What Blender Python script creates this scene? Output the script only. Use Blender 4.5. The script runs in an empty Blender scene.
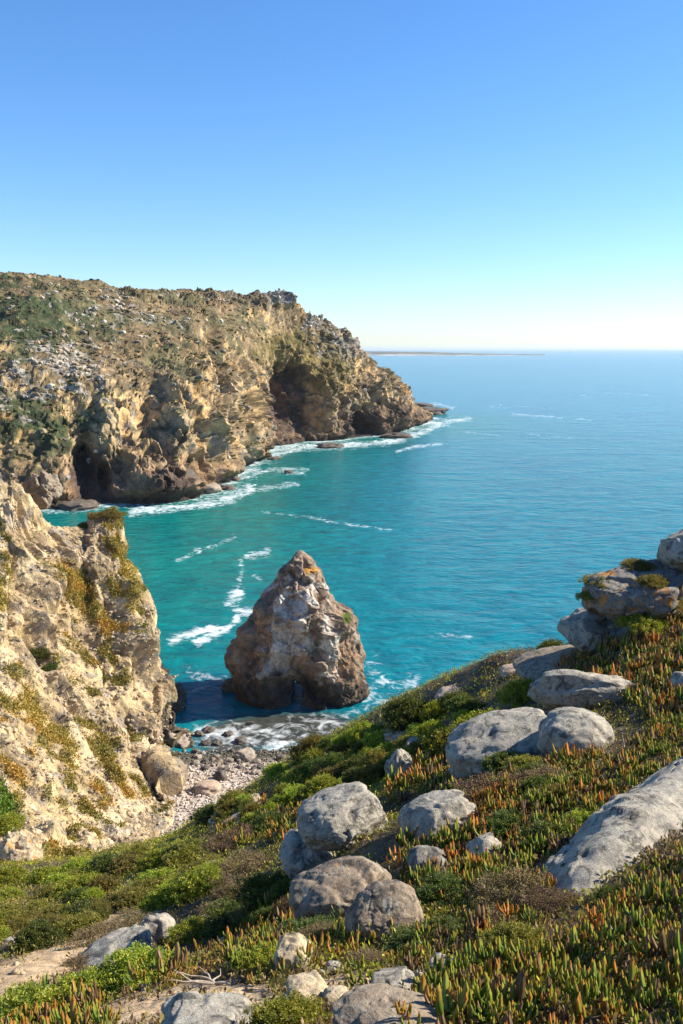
import bpy, bmesh, math, random, time
import numpy as np
from mathutils import Vector, Matrix, Euler

T0 = time.time()
R = math.radians
scene = bpy.context.scene
COL = scene.collection
rng = np.random.default_rng(11)
random.seed(11)

# ------------------------------------------------------------------ camera geometry
CAM_H, FPX, W, H = 80.0, 900.0, 683, 1024
PITCH = math.atan((H / 2 - 349) / FPX)
CP, SP = math.cos(PITCH), math.sin(PITCH)


def tz(py):                                   # height change per metre of y-distance along the ray
    yu = (H / 2 - np.asarray(py, float)) / FPX
    return (-SP + yu * CP) / (CP + yu * SP)


def at(px, py, D):                            # point at y-distance D seen at a pixel
    px, py, D = np.broadcast_arrays(np.asarray(px, float), np.asarray(py, float), np.asarray(D, float))
    yu = (H / 2 - py) / FPX
    dy = CP + yu * SP
    return np.stack([(px - W / 2) / FPX / dy * D, D, CAM_H + (-SP + yu * CP) / dy * D], -1)


def at_sea(px, py, z=0.0):
    return at(px, py, (z - CAM_H) / tz(py))


def proj(P):
    d = P - np.array([0, 0, CAM_H])
    f = d[..., 1] * CP - d[..., 2] * SP
    u = d[..., 1] * SP + d[..., 2] * CP
    f = np.maximum(f, 1e-3)
    return W / 2 + FPX * d[..., 0] / f, H / 2 - FPX * u / f


# ------------------------------------------------------------------ noise
def _rand(ix, iy, iz, seed):
    with np.errstate(over='ignore'):
        h = (ix.astype(np.uint32) * np.uint32(374761393) + iy.astype(np.uint32) * np.uint32(668265263)
             + iz.astype(np.uint32) * np.uint32(2147483647) + np.uint32((seed * 974711 + 1013) & 0xffffffff))
        h = (h ^ (h >> np.uint32(13))) * np.uint32(1274126177)
        h = (h ^ (h >> np.uint32(16))) * np.uint32(2246822519)
        h = h ^ (h >> np.uint32(15))
    return h


_G = rng.normal(size=(256, 3))
_G /= np.linalg.norm(_G, axis=1)[:, None]


def perlin(p, seed=0):
    sh = p.shape[:-1]
    p = p.reshape(-1, 3)
    i = np.floor(p).astype(np.int64)
    f = p - i
    u = f * f * f * (f * (f * 6 - 15) + 10)
    out = np.zeros(len(p))
    for dx in (0, 1):
        for dy in (0, 1):
            for dz in (0, 1):
                g = _G[_rand(i[:, 0] + dx, i[:, 1] + dy, i[:, 2] + dz, seed) & np.uint32(255)]
                w = (u[:, 0] if dx else 1 - u[:, 0]) * (u[:, 1] if dy else 1 - u[:, 1]) * (u[:, 2] if dz else 1 - u[:, 2])
                out += w * (g * (f - np.array([dx, dy, dz]))).sum(1)
    return out.reshape(sh) * 1.6


def fbm(p, o=4, seed=0, gain=.5):
    a, s, n = 1.0, 0.0, 0.0
    for k in range(o):
        s = s + a * perlin(p * (2.03 ** k) + k * 7.3, seed + k)
        n += a
        a *= gain
    return s / n


def ridged(p, o=4, seed=0, gain=.5):
    a, s, n = 1.0, 0.0, 0.0
    for k in range(o):
        s = s + a * (1 - 2 * np.abs(perlin(p * (2.03 ** k) + k * 3.7, seed + k)))
        n += a
        a *= gain
    return s / n


def facet(p, seed=0, slope=.9, join=.12):
    """piecewise planar blocks joined by short ramps: fractured rock. also returns distance to the block edge"""
    sh = p.shape[:-1]
    p = p.reshape(-1, 3)
    i = np.floor(p).astype(np.int64)
    d1, d2 = np.full(len(p), 9e9), np.full(len(p), 9e9)
    v1, v2 = np.zeros(len(p)), np.zeros(len(p))
    for dx in (-1, 0, 1):
        for dy in (-1, 0, 1):
            for dz in (-1, 0, 1):
                c = i + np.array([dx, dy, dz])
                h = _rand(c[:, 0], c[:, 1], c[:, 2], seed)
                q = c + np.stack([(h & np.uint32(1023)) / 1023., ((h >> np.uint32(10)) & np.uint32(1023)) / 1023.,
                                  ((h >> np.uint32(20)) & np.uint32(1023)) / 1023.], 1)
                d = ((p - q) ** 2).sum(1)
                g = _G[(h >> np.uint32(5)) & np.uint32(255)]
                v = ((h >> np.uint32(7)) & np.uint32(1023)) / 511.5 - 1 + slope * ((p - q) * g).sum(1) * 2
                m = d < d1
                m2 = (~m) & (d < d2)
                d2 = np.where(m, d1, np.where(m2, d, d2))
                v2 = np.where(m, v1, np.where(m2, v, v2))
                d1 = np.where(m, d, d1)
                v1 = np.where(m, v, v1)
    e = np.sqrt(d2) - np.sqrt(d1)
    s = .5 + .5 * sstep(0, join, e)
    return ((v1 * s + v2 * (1 - s)) * .6 - .10 * (1 - sstep(0, join * .6, e))).reshape(sh), e.reshape(sh)


def sstep(a, b, x):
    t = np.clip((x - a) / (b - a), 0, 1)
    return t * t * (3 - 2 * t)


def mixc(a, b, t):
    return np.asarray(a) * (1 - t[..., None]) + np.asarray(b) * t[..., None]


def inpoly(px, py, poly):
    r = np.zeros(np.shape(px), bool)
    n = len(poly)
    for k in range(n):
        x0, y0 = poly[k]
        x1, y1 = poly[(k + 1) % n]
        if y0 == y1:
            continue
        c = ((y0 > py) != (y1 > py)) & (px < (x1 - x0) * (py - y0) / (y1 - y0) + x0)
        r ^= c
    return r


def seg_dist(px, py, pts):
    d = np.full(np.shape(px), 1e9)
    for (x0, y0), (x1, y1) in zip(pts[:-1], pts[1:]):
        vx, vy = x1 - x0, y1 - y0
        t = np.clip(((px - x0) * vx + (py - y0) * vy) / (vx * vx + vy * vy + 1e-9), 0, 1)
        d = np.minimum(d, np.hypot(px - x0 - t * vx, py - y0 - t * vy))
    return d


def blob(px, py, x, y, rx, ry, rot=0):
    c, s = math.cos(R(rot)), math.sin(R(rot))
    dx, dy = px - x, py - y
    return np.exp(-(((dx * c + dy * s) / rx) ** 2 + ((-dx * s + dy * c) / ry) ** 2))


def catmull(A, n):
    """resample along axis 0 to n rows by Catmull-Rom"""
    m = len(A)
    t = np.linspace(0, m - 1, n)
    i = np.clip(np.floor(t).astype(int), 0, m - 2)
    f = (t - i).reshape((-1,) + (1,) * (A.ndim - 1))
    E = np.concatenate([2 * A[:1] - A[1:2], A, 2 * A[-1:] - A[-2:-1]], 0)
    p0, p1, p2, p3 = E[i], E[i + 1], E[i + 2], E[i + 3]
    return .5 * (2 * p1 + (p2 - p0) * f + (2 * p0 - 5 * p1 + 4 * p2 - p3) * f ** 2 + (3 * p1 - p0 - 3 * p2 + p3) * f ** 3)


# ------------------------------------------------------------------ mesh helpers
def raw_mesh(name, V, F, smooth=True, col=None, attrs=None):
    """V (n,3); F (m,k) constant-size faces"""
    me = bpy.data.meshes.new(name)
    V = np.ascontiguousarray(V, np.float32)
    F = np.ascontiguousarray(F, np.int32)
    k = F.shape[1]
    me.vertices.add(len(V))
    me.vertices.foreach_set('co', V.ravel())
    me.loops.add(F.size)
    me.loops.foreach_set('vertex_index', F.ravel())
    me.polygons.add(len(F))
    me.polygons.foreach_set('loop_start', np.arange(0, F.size, k, dtype=np.int32))
    me.polygons.foreach_set('loop_total', np.full(len(F), k, np.int32))
    me.polygons.foreach_set('use_smooth', np.full(len(F), smooth, bool))
    if col is not None:
        a = me.attributes.new('Col', 'FLOAT_COLOR', 'POINT')
        c = np.ones((len(V), 4), np.float32)
        c[:, :3] = np.clip(col, 0, 1)
        a.data.foreach_set('color', c.ravel())
    for nm, v in (attrs or {}).items():
        a = me.attributes.new(nm, 'FLOAT', 'POINT')
        a.data.foreach_set('value', np.ascontiguousarray(v, np.float32).ravel())
    me.update(calc_edges=True)
    me.validate()
    return me


def grid_faces(nu, nv, wrap=False):
    a = np.arange(nu * nv).reshape(nu, nv)
    if wrap:
        a = np.concatenate([a, a[:1]], 0)
    return np.stack([a[:-1, :-1], a[1:, :-1], a[1:, 1:], a[:-1, 1:]], -1).reshape(-1, 4)


def grid_normals(P):
    du = np.gradient(P, axis=0)
    dv = np.gradient(P, axis=1)
    n = np.cross(du, dv)
    return n / (np.linalg.norm(n, axis=-1, keepdims=True) + 1e-9)


def link(name, me, mat=None, parent=None, loc=None, rot=None, scale=None):
    o = bpy.data.objects.new(name, me)
    COL.objects.link(o)
    if mat is not None and me is not None and not me.materials:
        me.materials.append(mat)
    if parent is not None:
        o.parent = parent
    if loc is not None:
        o.location = loc
    if rot is not None:
        o.rotation_euler = rot
    if scale is not None:
        o.scale = scale
    return o


def tag(o, label=None, cat=None, group=None, kind=None):
    if label:
        o['label'] = label
    if cat:
        o['category'] = cat
    if group:
        o['group'] = group
    if kind:
        o['kind'] = kind
    return o


# ------------------------------------------------------------------ materials
class NT:
    def __init__(self, name):
        self.m = bpy.data.materials.new(name)
        self.m.use_nodes = True
        self.t = self.m.node_tree
        self.t.nodes.clear()
        self.out = self.t.nodes.new('ShaderNodeOutputMaterial')

    def n(self, kind, **kw):
        nd = self.t.nodes.new('ShaderNode' + kind)
        for k, v in kw.items():
            if k in nd.inputs and not hasattr(nd, k):
                nd.inputs[k].default_value = v
            else:
                try:
                    setattr(nd, k, v)
                except Exception:
                    nd.inputs[k].default_value = v
        return nd

    def l(self, a, b):
        self.t.links.new(a, b)

    def coord(self, scale=(1, 1, 1)):
        g = self.n('TexCoord')
        mp = self.n('Mapping')
        mp.inputs['Scale'].default_value = scale
        self.l(g.outputs['Object'], mp.inputs['Vector'])
        return mp.outputs['Vector']

    def noise(self, vec, scale, detail=5, rough=.6, dist=0):
        nd = self.n('TexNoise')
        nd.inputs['Scale'].default_value = scale
        nd.inputs['Detail'].default_value = detail
        nd.inputs['Roughness'].default_value = rough
        nd.inputs['Distortion'].default_value = dist
        self.l(vec, nd.inputs['Vector'])
        return nd.outputs['Fac']

    def ramp(self, fac, stops):
        r = self.n('ValToRGB')
        e = r.color_ramp.elements
        while len(e) < len(stops):
            e.new(.5)
        for k, (p, c) in enumerate(stops):
            e[k].position = p
            e[k].color = (*c, 1) if len(c) == 3 else c
        self.l(fac, r.inputs['Fac'])
        return r.outputs['Color']

    def mix(self, a, b, fac, mode='MIX'):
        m = self.n('MixRGB', blend_type=mode)
        for s, v in (('Color1', a), ('Color2', b), ('Fac', fac)):
            if hasattr(v, 'is_linked'):
                self.l(v, m.inputs[s])
            elif isinstance(v, (int, float)):
                m.inputs[s].default_value = v if s == 'Fac' else (v, v, v, 1)
            else:
                m.inputs[s].default_value = (*v, 1)
        return m.outputs['Color']

    def math(self, op, a, b=0.0, clamp=False):
        m = self.n('Math', operation=op, use_clamp=clamp)
        for k, v in enumerate((a, b)):
            if hasattr(v, 'is_linked'):
                self.l(v, m.inputs[k])
            else:
                m.inputs[k].default_value = v
        return m.outputs[0]

    def bump(self, h, strength, dist, normal=None):
        b = self.n('Bump')
        b.inputs['Strength'].default_value = strength
        b.inputs['Distance'].default_value = dist
        self.l(h, b.inputs['Height'])
        if normal is not None:
            self.l(normal, b.inputs['Normal'])
        return b.outputs['Normal']

    def attr(self, name, out='Color'):
        a = self.n('Attribute')
        a.attribute_name = name
        return a.outputs[out]


def terrain_mat(name, fine, bump_d, rough=.9, contrast=.75):
    """colour from the mesh attribute, broken up by noise whose features are about `fine` metres"""
    t = NT(name)
    v = t.coord()
    a = t.attr('Col')
    n1 = t.noise(v, .25 / fine, 6, .65)
    n2 = t.noise(v, 1.1 / fine, 4, .6)
    f1 = t.ramp(n1, [(.3, (1 - contrast,) * 3), (.68, (1 + .35 * contrast,) * 3)])
    f2 = t.ramp(n2, [(.3, (.72, .74, .78)), (.7, (1.25, 1.2, 1.12))])
    c = t.mix(t.mix(a, f1, .75, 'MULTIPLY'), f2, .8, 'MULTIPLY')
    n3 = t.noise(v, 3.6 / fine, 3, .65)
    c = t.mix(c, t.ramp(n3, [(.33, (.58, .58, .6)), (.5, (1, 1, 1)), (.67, (1.32, 1.28, 1.2))]), .8, 'MULTIPLY')
    b = t.n('BsdfPrincipled')
    b.inputs['Roughness'].default_value = rough
    b.inputs['Specular IOR Level'].default_value = .2
    t.l(c, b.inputs['Base Color'])
    nm = t.bump(n1, .6, bump_d * 2)
    nm = t.bump(n2, .7, bump_d, nm)
    t.l(t.bump(n3, .7, bump_d * .35, nm), b.inputs['Normal'])
    t.l(b.outputs[0], t.out.inputs['Surface'])
    return t.m


def granite_mat(name, base, dark, pale, orange=.0, tan=.0, scale=1.0):
    t = NT(name)
    v = t.coord()
    oi = t.n('ObjectInfo').outputs['Random']
    vm = t.n('VectorMath', operation='ADD')
    t.l(v, vm.inputs[0])
    cx = t.n('CombineXYZ')
    t.l(t.math('MULTIPLY', oi, 40), cx.inputs[0])
    t.l(t.math('MULTIPLY', oi, 17), cx.inputs[1])
    t.l(cx.outputs[0], vm.inputs[1])
    v = vm.outputs[0]
    n1 = t.noise(v, 1.9 * scale, 9, .74, .5)
    n2 = t.noise(v, 9 * scale, 6, .7)
    n3 = t.noise(v, 46 * scale, 3, .7)
    c = t.ramp(n1, [(.28, dark), (.46, base), (.6, base), (.75, pale)])
    c = t.mix(c, t.ramp(n2, [(.33, (.55, .56, .58)), (.5, (1, 1, 1)), (.68, (1.3, 1.28, 1.22))]), .85, 'MULTIPLY')
    c = t.mix(c, t.ramp(n3, [(.3, (.5, .5, .5)), (.47, (1, 1, 1)), (.7, (1.25, 1.22, 1.18))]), .7, 'MULTIPLY')
    # crusty dark lichen and pale green-grey lichen
    n4 = t.noise(v, 4.3 * scale, 9, .75, .8)
    c = t.mix(c, (.055, .05, .042), t.ramp(n4, [(.51, (0, 0, 0)), (.60, (.85, .85, .85))]))
    n5 = t.noise(v, 3.1 * scale, 9, .78, 1.2)
    c = t.mix(c, (.40, .40, .33), t.ramp(n5, [(.55, (0, 0, 0)), (.63, (.65, .65, .65))]))
    if orange:
        n6 = t.noise(v, 2.2 * scale, 8, .72, .6)
        k = .66 - .14 * orange
        c = t.mix(c, (.48, .19, .035), t.ramp(n6, [(k, (0, 0, 0)), (k + .06, (.9, .9, .9))]))
    b = t.n('BsdfPrincipled')
    b.inputs['Roughness'].default_value = .88
    b.inputs['Specular IOR Level'].default_value = .25
    t.l(c, b.inputs['Base Color'])
    nm = t.bump(n1, .5, .12 / scale)
    nm = t.bump(n2, .6, .035 / scale, nm)
    t.l(t.bump(n3, .6, .012 / scale, nm), b.inputs['Normal'])
    t.l(b.outputs[0], t.out.inputs['Surface'])
    return t.m


def leaf_mat(name, trans=.35, rough=.5, spec=.3, vary=.25):
    t = NT(name)
    a = t.attr('Col')
    oi = t.n('ObjectInfo').outputs['Random']
    hs = t.n('HueSaturation')
    t.l(a, hs.inputs['Color'])
    t.l(t.math('ADD', t.math('MULTIPLY', oi, .045), .4775), hs.inputs['Hue'])
    t.l(t.math('ADD', t.math('MULTIPLY', oi, vary * 2), 1 - vary), hs.inputs['Value'])
    b = t.n('BsdfPrincipled')
    b.inputs['Roughness'].default_value = rough
    b.inputs['Specular IOR Level'].default_value = spec
    t.l(hs.outputs[0], b.inputs['Base Color'])
    tr = t.n('BsdfTranslucent')
    t.l(t.mix(hs.outputs[0], (1.25, 1.2, .55), 1.0, 'MULTIPLY'), tr.inputs['Color'])
    mx = t.n('MixShader')
    mx.inputs[0].default_value = trans
    t.l(b.outputs[0], mx.inputs[1])
    t.l(tr.outputs[0], mx.inputs[2])
    t.l(mx.outputs[0], t.out.inputs['Surface'])
    return t.m


def plain_mat(name, c, rough=.85):
    t = NT(name)
    v = t.coord()
    n = t.noise(v, 14, 5, .6)
    b = t.n('BsdfPrincipled')
    b.inputs['Roughness'].default_value = rough
    t.l(t.ramp(n, [(.3, tuple(x * .6 for x in c)), (.7, tuple(min(1, x * 1.35) for x in c))]), b.inputs['Base Color'])
    t.l(t.bump(n, .5, .02), b.inputs['Normal'])
    t.l(b.outputs[0], t.out.inputs['Surface'])
    return t.m


def sea_mat():
    t = NT('sea_water')
    v = t.coord()
    c0 = t.attr('Col')
    foam = t.attr('foam', 'Fac')
    # swell, chop and ripples, crests running across the view
    vs = t.coord((.7, 1.0, 1.0))
    w1 = t.noise(vs, .045, 3, .55, .4)
    w2 = t.noise(vs, .19, 4, .6, .5)
    w3 = t.noise(vs, .75, 4, .62, .3)
    nm = t.bump(w1, .55, 3.2)
    nm = t.bump(w2, .65, 1.15, nm)
    nm = t.bump(w3, .55, .34, nm)
    # soft colour patches of deeper and shallower water
    pt = t.noise(v, .012, 5, .6, .6)
    c = t.mix(c0, t.ramp(pt, [(.3, (.78, .84, .9)), (.7, (1.22, 1.16, 1.08))]), .8, 'MULTIPLY')
    ch = t.math('ADD', t.math('MULTIPLY', w2, .6), t.math('MULTIPLY', w3, .4))
    c = t.mix(c, t.ramp(ch, [(.36, (.5, .58, .66)), (.5, (1, 1, 1)), (.64, (1.5, 1.38, 1.28))]), .9, 'MULTIPLY')
    # lacy foam where the foam attribute allows it
    f1 = t.noise(v, .16, 8, .72, 1.6)
    f2 = t.n('TexVoronoi', feature='DISTANCE_TO_EDGE')
    f2.inputs['Scale'].default_value = .3
    dv = t.n('VectorMath', operation='ADD')
    nn = t.n('TexNoise')
    nn.inputs['Scale'].default_value = .3
    nn.inputs['Detail'].default_value = 5
    t.l(v, nn.inputs['Vector'])
    sc = t.n('VectorMath', operation='SCALE')
    sc.inputs['Scale'].default_value = 4.5
    t.l(nn.outputs['Color'], sc.inputs[0])
    t.l(v, dv.inputs[0])
    t.l(sc.outputs[0], dv.inputs[1])
    t.l(dv.outputs[0], f2.inputs['Vector'])
    lace = t.math('SUBTRACT', .42, t.math('MULTIPLY', f2.outputs['Distance'], 1.6))
    fn = t.math('MULTIPLY', t.math('SUBTRACT', f1, .5), 3.0)
    pat = t.math('ADD', fn, t.math('MULTIPLY', lace, .6))
    s = t.math('ADD', pat, t.math('MULTIPLY', foam, 1.35))
    fm = t.ramp(t.math('SUBTRACT', s, .46), [(.10, (0, 0, 0)), (.40, (.33, .33, .33)), (.95, (1, 1, 1))])
    fm = t.math('MULTIPLY', fm, t.math('MULTIPLY', foam, 3, True), True)
    c = t.mix(c, (.74, .77, .77), fm)
    b = t.n('BsdfPrincipled')
    b.inputs['IOR'].default_value = 1.333
    b.inputs['Specular IOR Level'].default_value = .13
    t.l(c, b.inputs['Base Color'])
    t.l(t.math('ADD', .16, t.math('MULTIPLY', fm, .6)), b.inputs['Roughness'])
    t.l(nm, b.inputs['Normal'])
    t.l(b.outputs[0], t.out.inputs['Surface'])
    return t.m


# ------------------------------------------------------------------ light and sky
SUN_EL, SUN_AZ = 37.0, 11.0                    # azimuth: degrees from +X towards +Y
world = bpy.data.worlds.new('World')
scene.world = world
world.use_nodes = True
wt = world.node_tree
wt.nodes.clear()
wo = wt.nodes.new('ShaderNodeOutputWorld')
bg = wt.nodes.new('ShaderNodeBackground')
sky = wt.nodes.new('ShaderNodeTexSky')
sky.sky_type = 'NISHITA'
sky.sun_disc = False
sky.sun_elevation = R(SUN_EL)
sky.sun_rotation = R(90 - SUN_AZ)
sky.altitude = 80
sky.air_density = 1.0
sky.dust_density = 0.2
sky.ozone_density = 1.5
hs = wt.nodes.new('ShaderNodeHueSaturation')
hs.inputs['Saturation'].default_value = 1.14
tint = wt.nodes.new('ShaderNodeMixRGB')
tint.blend_type = 'MULTIPLY'
tint.inputs['Fac'].default_value = 1
tint.inputs['Color2'].default_value = (.80, .945, 1.18, 1)
wt.links.new(sky.outputs[0], tint.inputs['Color1'])
wt.links.new(tint.outputs[0], hs.inputs['Color'])
wt.links.new(hs.outputs[0], bg.inputs['Color'])
bg.inputs['Strength'].default_value = .088
wt.links.new(bg.outputs[0], wo.inputs['Surface'])

sd = bpy.data.lights.new('sun', 'SUN')
sd.energy = 5.0
sd.angle = R(.55)
sd.color = (1, .93, .80)
so = bpy.data.objects.new('sun', sd)
COL.objects.link(so)
sdir = Vector((math.cos(R(SUN_EL)) * math.cos(R(SUN_AZ)), math.cos(R(SUN_EL)) * math.sin(R(SUN_AZ)), math.sin(R(SUN_EL))))
so.rotation_euler = sdir.to_track_quat('Z', 'Y').to_euler()
so.location = (60, 10, 140)

cd = bpy.data.cameras.new('camera')
cd.sensor_fit = 'VERTICAL'
cd.sensor_height = 36
cd.lens = FPX / H * 36
cd.clip_start = .1
cd.clip_end = 400000
co = bpy.data.objects.new('camera', cd)
COL.objects.link(co)
co.location = (0, 0, CAM_H)
co.rotation_euler = (R(90) - PITCH, 0, 0)
scene.camera = co
vs = scene.view_settings
vs.view_transform = 'Standard'
vs.look = 'None'
vs.exposure = 1.0
vs.gamma = 1

_ico = {}


def ico(n):
    if n not in _ico:
        bm = bmesh.new()
        bmesh.ops.create_icosphere(bm, subdivisions=n, radius=1)
        V = np.array([v.co[:] for v in bm.verts])
        F = np.array([[v.index for v in f.verts] for f in bm.faces])
        bm.free()
        _ico[n] = (V, F)
    return _ico[n]


# ------------------------------------------------------------------ headland across the bay
HB = [(-220, 530), (-120, 521), (-40, 514), (60, 507), (100, 504), (140, 502), (190, 497), (216, 482), (240, 466), (262, 452),
      (300, 443), (340, 439), (380, 434), (405, 430), (420, 424), (430, 418)]
HT = [(-260, 270, 640), (-160, 272, 630), (-70, 275, 630), (10, 279, 640), (70, 285, 665), (125, 294, 690), (180, 296, 720), (212, 294, 755),
      (240, 303, 790), (268, 301, 825), (292, 313, 870), (318, 328, 905), (340, 339, 935), (366, 362, 960), (391, 388, 990), (408, 407, 1015)]
prof = [(-.06, -.05), (0, 0), (.05, .16), (.16, .33), (.38, .54), (.68, .79), (1, 1), (1.25, 1.03), (1.7, .95), (2.6, .7)]
cols = []
for (bx, by), (tx, ty, td) in zip(HB, HT):
    b = at_sea(bx, by)
    t = at(tx, ty, td)
    hv = np.array([t[0] - b[0], t[1] - b[1]])
    cols.append([[b[0] + hv[0] * h, b[1] + hv[1] * h, t[2] * z] for h, z in prof])
tip = np.array(cols[-1])
for dx, dy, k in ((-30, 60, .9), (-110, 110, .85), (-300, 160, .8)):
    q = tip + np.array([dx, dy, 0])
    q[:, 2] *= k
    cols.append(q.tolist())
A = catmull(np.array(cols), 900)
A = np.swapaxes(catmull(np.swapaxes(A, 0, 1), 330), 0, 1)
N0 = grid_normals(A)
N0 = N0 * np.sign((N0 * np.array([.3, -1, .6])).sum(-1).mean())
hx, hy = proj(A)
feat = [(284, 398, 14, 34, -42), (303, 418, 13, 22, -12), (356, 425, 10, 11, -55), (84, 474, 12, 27, -26), (104, 486, 9, 16, -18), (118, 478, 11, 24, -8),
        (60, 486, 11, 16, 6), (135, 480, 12, 22, 8), (164, 480, 21, 22, 13), (193, 465, 9, 18, -10), (214, 468, 14, 13, 12), (240, 445, 12, 18, 8),
        (248, 400, 15, 45, 12), (262, 380, 8, 32, 8), (325, 405, 10, 28, 9), (385, 400, 15, 26, 6), (185, 400, 20, 50, 9),
        (150, 420, 14, 36, -8), (110, 380, 20, 30, 5), (225, 350, 14, 30, 7), (205, 350, 8, 34, -8), (340, 350, 12, 25, 5), (318, 345, 8, 22, -5), (276, 304, 9, 6, 5), (298, 308, 6, 5, 3)]
low = 1 - sstep(30, 75, A[..., 2])
wat = sstep(-3, 6, A[..., 2])
disp = np.zeros(A.shape[:2])
fdisp = np.zeros(A.shape[:2])
hwx, hwy = 9 * fbm(A / 22, 4, 36), 11 * fbm(A / 25, 4, 37)
for x, y, rx, ry, a in feat:
    fdisp += a * blob(hx + hwx, hy + hwy, x, y, rx, ry) * (1.35 if a < 0 else 1)
P3 = A * np.array([1, 1, .8])
fbig, _ = facet(P3 / 34 + fbm(P3 / 22, 3, 5)[..., None] * .3, 3)
fmid, emid = facet(P3 / 12 + fbm(P3 / 8, 3, 6)[..., None] * .35, 4)
fsm, esm = facet(P3 / 4.6 + fbm(P3 / 5, 2, 7)[..., None] * .3, 5)
rough = np.clip(.16 + .8 * low + .45 * sstep(0, .4, fbm(A / 60, 3, 21)), 0, 1.2)
rough *= 1 - .5 * blob(hx, hy, 20, 440, 60, 90)
crest = blob(hx, hy, 280, 303, 26, 8) + .7 * blob(hx, hy, 345, 345, 45, 28) + .6 * blob(hx, hy, 220, 298, 24, 5) + .5 * blob(hx, hy, 310, 324, 14, 9)
uu = np.linspace(0, 46, A.shape[0])[:, None] + .9 * fbm(A / 60, 3, 38) + np.linspace(0, 2.0, A.shape[1])[None]
ribs = ridged(np.stack([uu * .42, np.broadcast_to(np.linspace(0, 1.2, A.shape[1])[None], uu.shape), 0 * uu], -1), 2, 39)
disp += 9.0 * (ribs - .2) * (.45 + .55 * low) * wat
disp += 7 * fbm(A / 70, 4, 1) + 5.5 * (ridged(P3 / 40, 3, 2) - .3) * rough + (7.5 * fbig + 4.6 * fmid + 2.2 * fsm) * np.clip(rough + crest, 0, 1.4) * np.clip(.25 + wat, 0, 1)
outc, eo = facet(P3 / 7 + fbm(P3 / 7, 3, 33)[..., None] * .3, 34)
disp += 2.6 * np.clip(outc - .12 + .4 * fbm(A / 45, 3, 35), 0, .6) * wat
disp *= 1 - .75 * blob(hx, hy, 414, 406, 16, 14)
disp += 1.8 * crest * ridged(A / 12, 3, 31) + .9 * fbm(A / 3.2, 3, 8) + 1.6 * ridged(A * np.array([1, 1, .35]) / 9, 2, 9) * low
Hn = N0 * np.array([1, 1, .75])
Hd = A + Hn * disp[..., None] + np.array([.35, -.93, 0]) * fdisp[..., None]
zc, _e = facet(A / np.array([8, 8, 30.]), 39, join=.3)
zc2, _e = facet(A / np.array([3.5, 3.5, 14.]), 40, join=.3)
Hd[..., 2] += (5.0 * np.clip(zc + .1, 0, 1) + 2.2 * np.clip(zc2, 0, 1)) * np.clip(crest, 0, 1)
HN = grid_normals(Hd)
HN *= np.sign((HN * N0).sum(-1, keepdims=True) + 1e-9)
hx, hy = proj(Hd)
nA, nB, nC = fbm(Hd / 30, 5, 41), fbm(Hd / 9, 4, 42), fbm(Hd / 55, 3, 43)
up = HN[..., 2]
col = mixc((.60, .405, .19), (.40, .29, .17), sstep(-.25, .35, nA))
col = mixc(col, (.50, .30, .12), sstep(.12, .4, fbm(Hd / 22, 4, 44)))
col = mixc(col, (.22, .205, .19), .85 * sstep(.02, .26, nB))
scrub = sstep(-.12, .18, (up - .52) * .9 + .55 * nA + .35 * nB + (Hd[..., 2] - 45) / 170)
scrubc = mixc((.175, .125, .065), (.105, .10, .045), sstep(-.15, .3, fbm(Hd / 40, 3, 45)))
col = mixc(col, scrubc, .9 * scrub * sstep(-.5, 0, .7 * nB + nC + .25))
g = .95 * blob(hx, hy, 25, 430, 55, 50) + .7 * blob(hx, hy, 20, 320, 50, 45) + .5 * blob(hx, hy, 100, 330, 60, 30) + .5 * blob(hx, hy, 180, 345, 30, 18) + .35 * blob(hx, hy, 290, 345, 35, 20)
col = mixc(col, (.040, .060, .022), np.clip(sstep(.1, .55, g + .9 * nB + .5 * nA - .16), 0, 1) * .92)
ol = blob(hx, hy, 300, 350, 50, 22) + .8 * blob(hx, hy, 325, 375, 35, 25)
col = mixc(col, (.17, .13, .035), .75 * sstep(.2, .7, ol + .5 * nB))
fw, ew = facet(Hd / 3.4, 77)
wh = .75 * blob(hx, hy, 25, 380, 42, 40, 0) + .75 * blob(hx, hy, 85, 365, 50, 34, 30) + .5 * blob(hx, hy, 110, 310, 50, 22) + .35 * blob(hx, hy, 170, 330, 50, 30)
rocky = sstep(.52, .72, wh * .70 + .8 * nB + .35 * fw + .35 * nA)
col = mixc(col, mixc((.50, .46, .40), (.33, .29, .24), sstep(-.2, .4, fw)), rocky)
cr = sstep(.35, .8, crest + .5 * nB)
col = mixc(col, (.25, .235, .21), .85 * cr)
lowz = 1 - sstep(6, 36, Hd[..., 2] + 14 * nA + 20 * blob(hx, hy, 240, 445, 26, 22))
col = mixc(col, (.26, .165, .10), .75 * lowz)
dkshade = blob(hx, hy, 288, 402, 20, 38) + blob(hx, hy, 360, 424, 20, 14) + .6 * blob(hx, hy, 400, 412, 22, 18) + .9 * blob(hx, hy, 90, 475, 26, 28) + .9 * blob(hx, hy, 170, 484, 26, 20)  # darker rock colour that also carries painted shade of gully, caves and point
col = mixc(col, (.075, .05, .042), .85 * sstep(.2, .6, dkshade + .25 * nB))
wet = 1 - sstep(1.5, 7, Hd[..., 2] + 3 * nB)
col = mixc(col, (.035, .028, .022), .9 * wet)
col = mixc(col, col * .45, 1 - sstep(.02, .16, emid)) if False else col
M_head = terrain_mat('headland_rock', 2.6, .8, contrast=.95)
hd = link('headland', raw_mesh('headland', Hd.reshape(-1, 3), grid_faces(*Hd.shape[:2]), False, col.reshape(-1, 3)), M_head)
tag(hd, 'rocky headland with sea caves and scrub covered slopes across the bay', 'headland', kind='structure')


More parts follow.
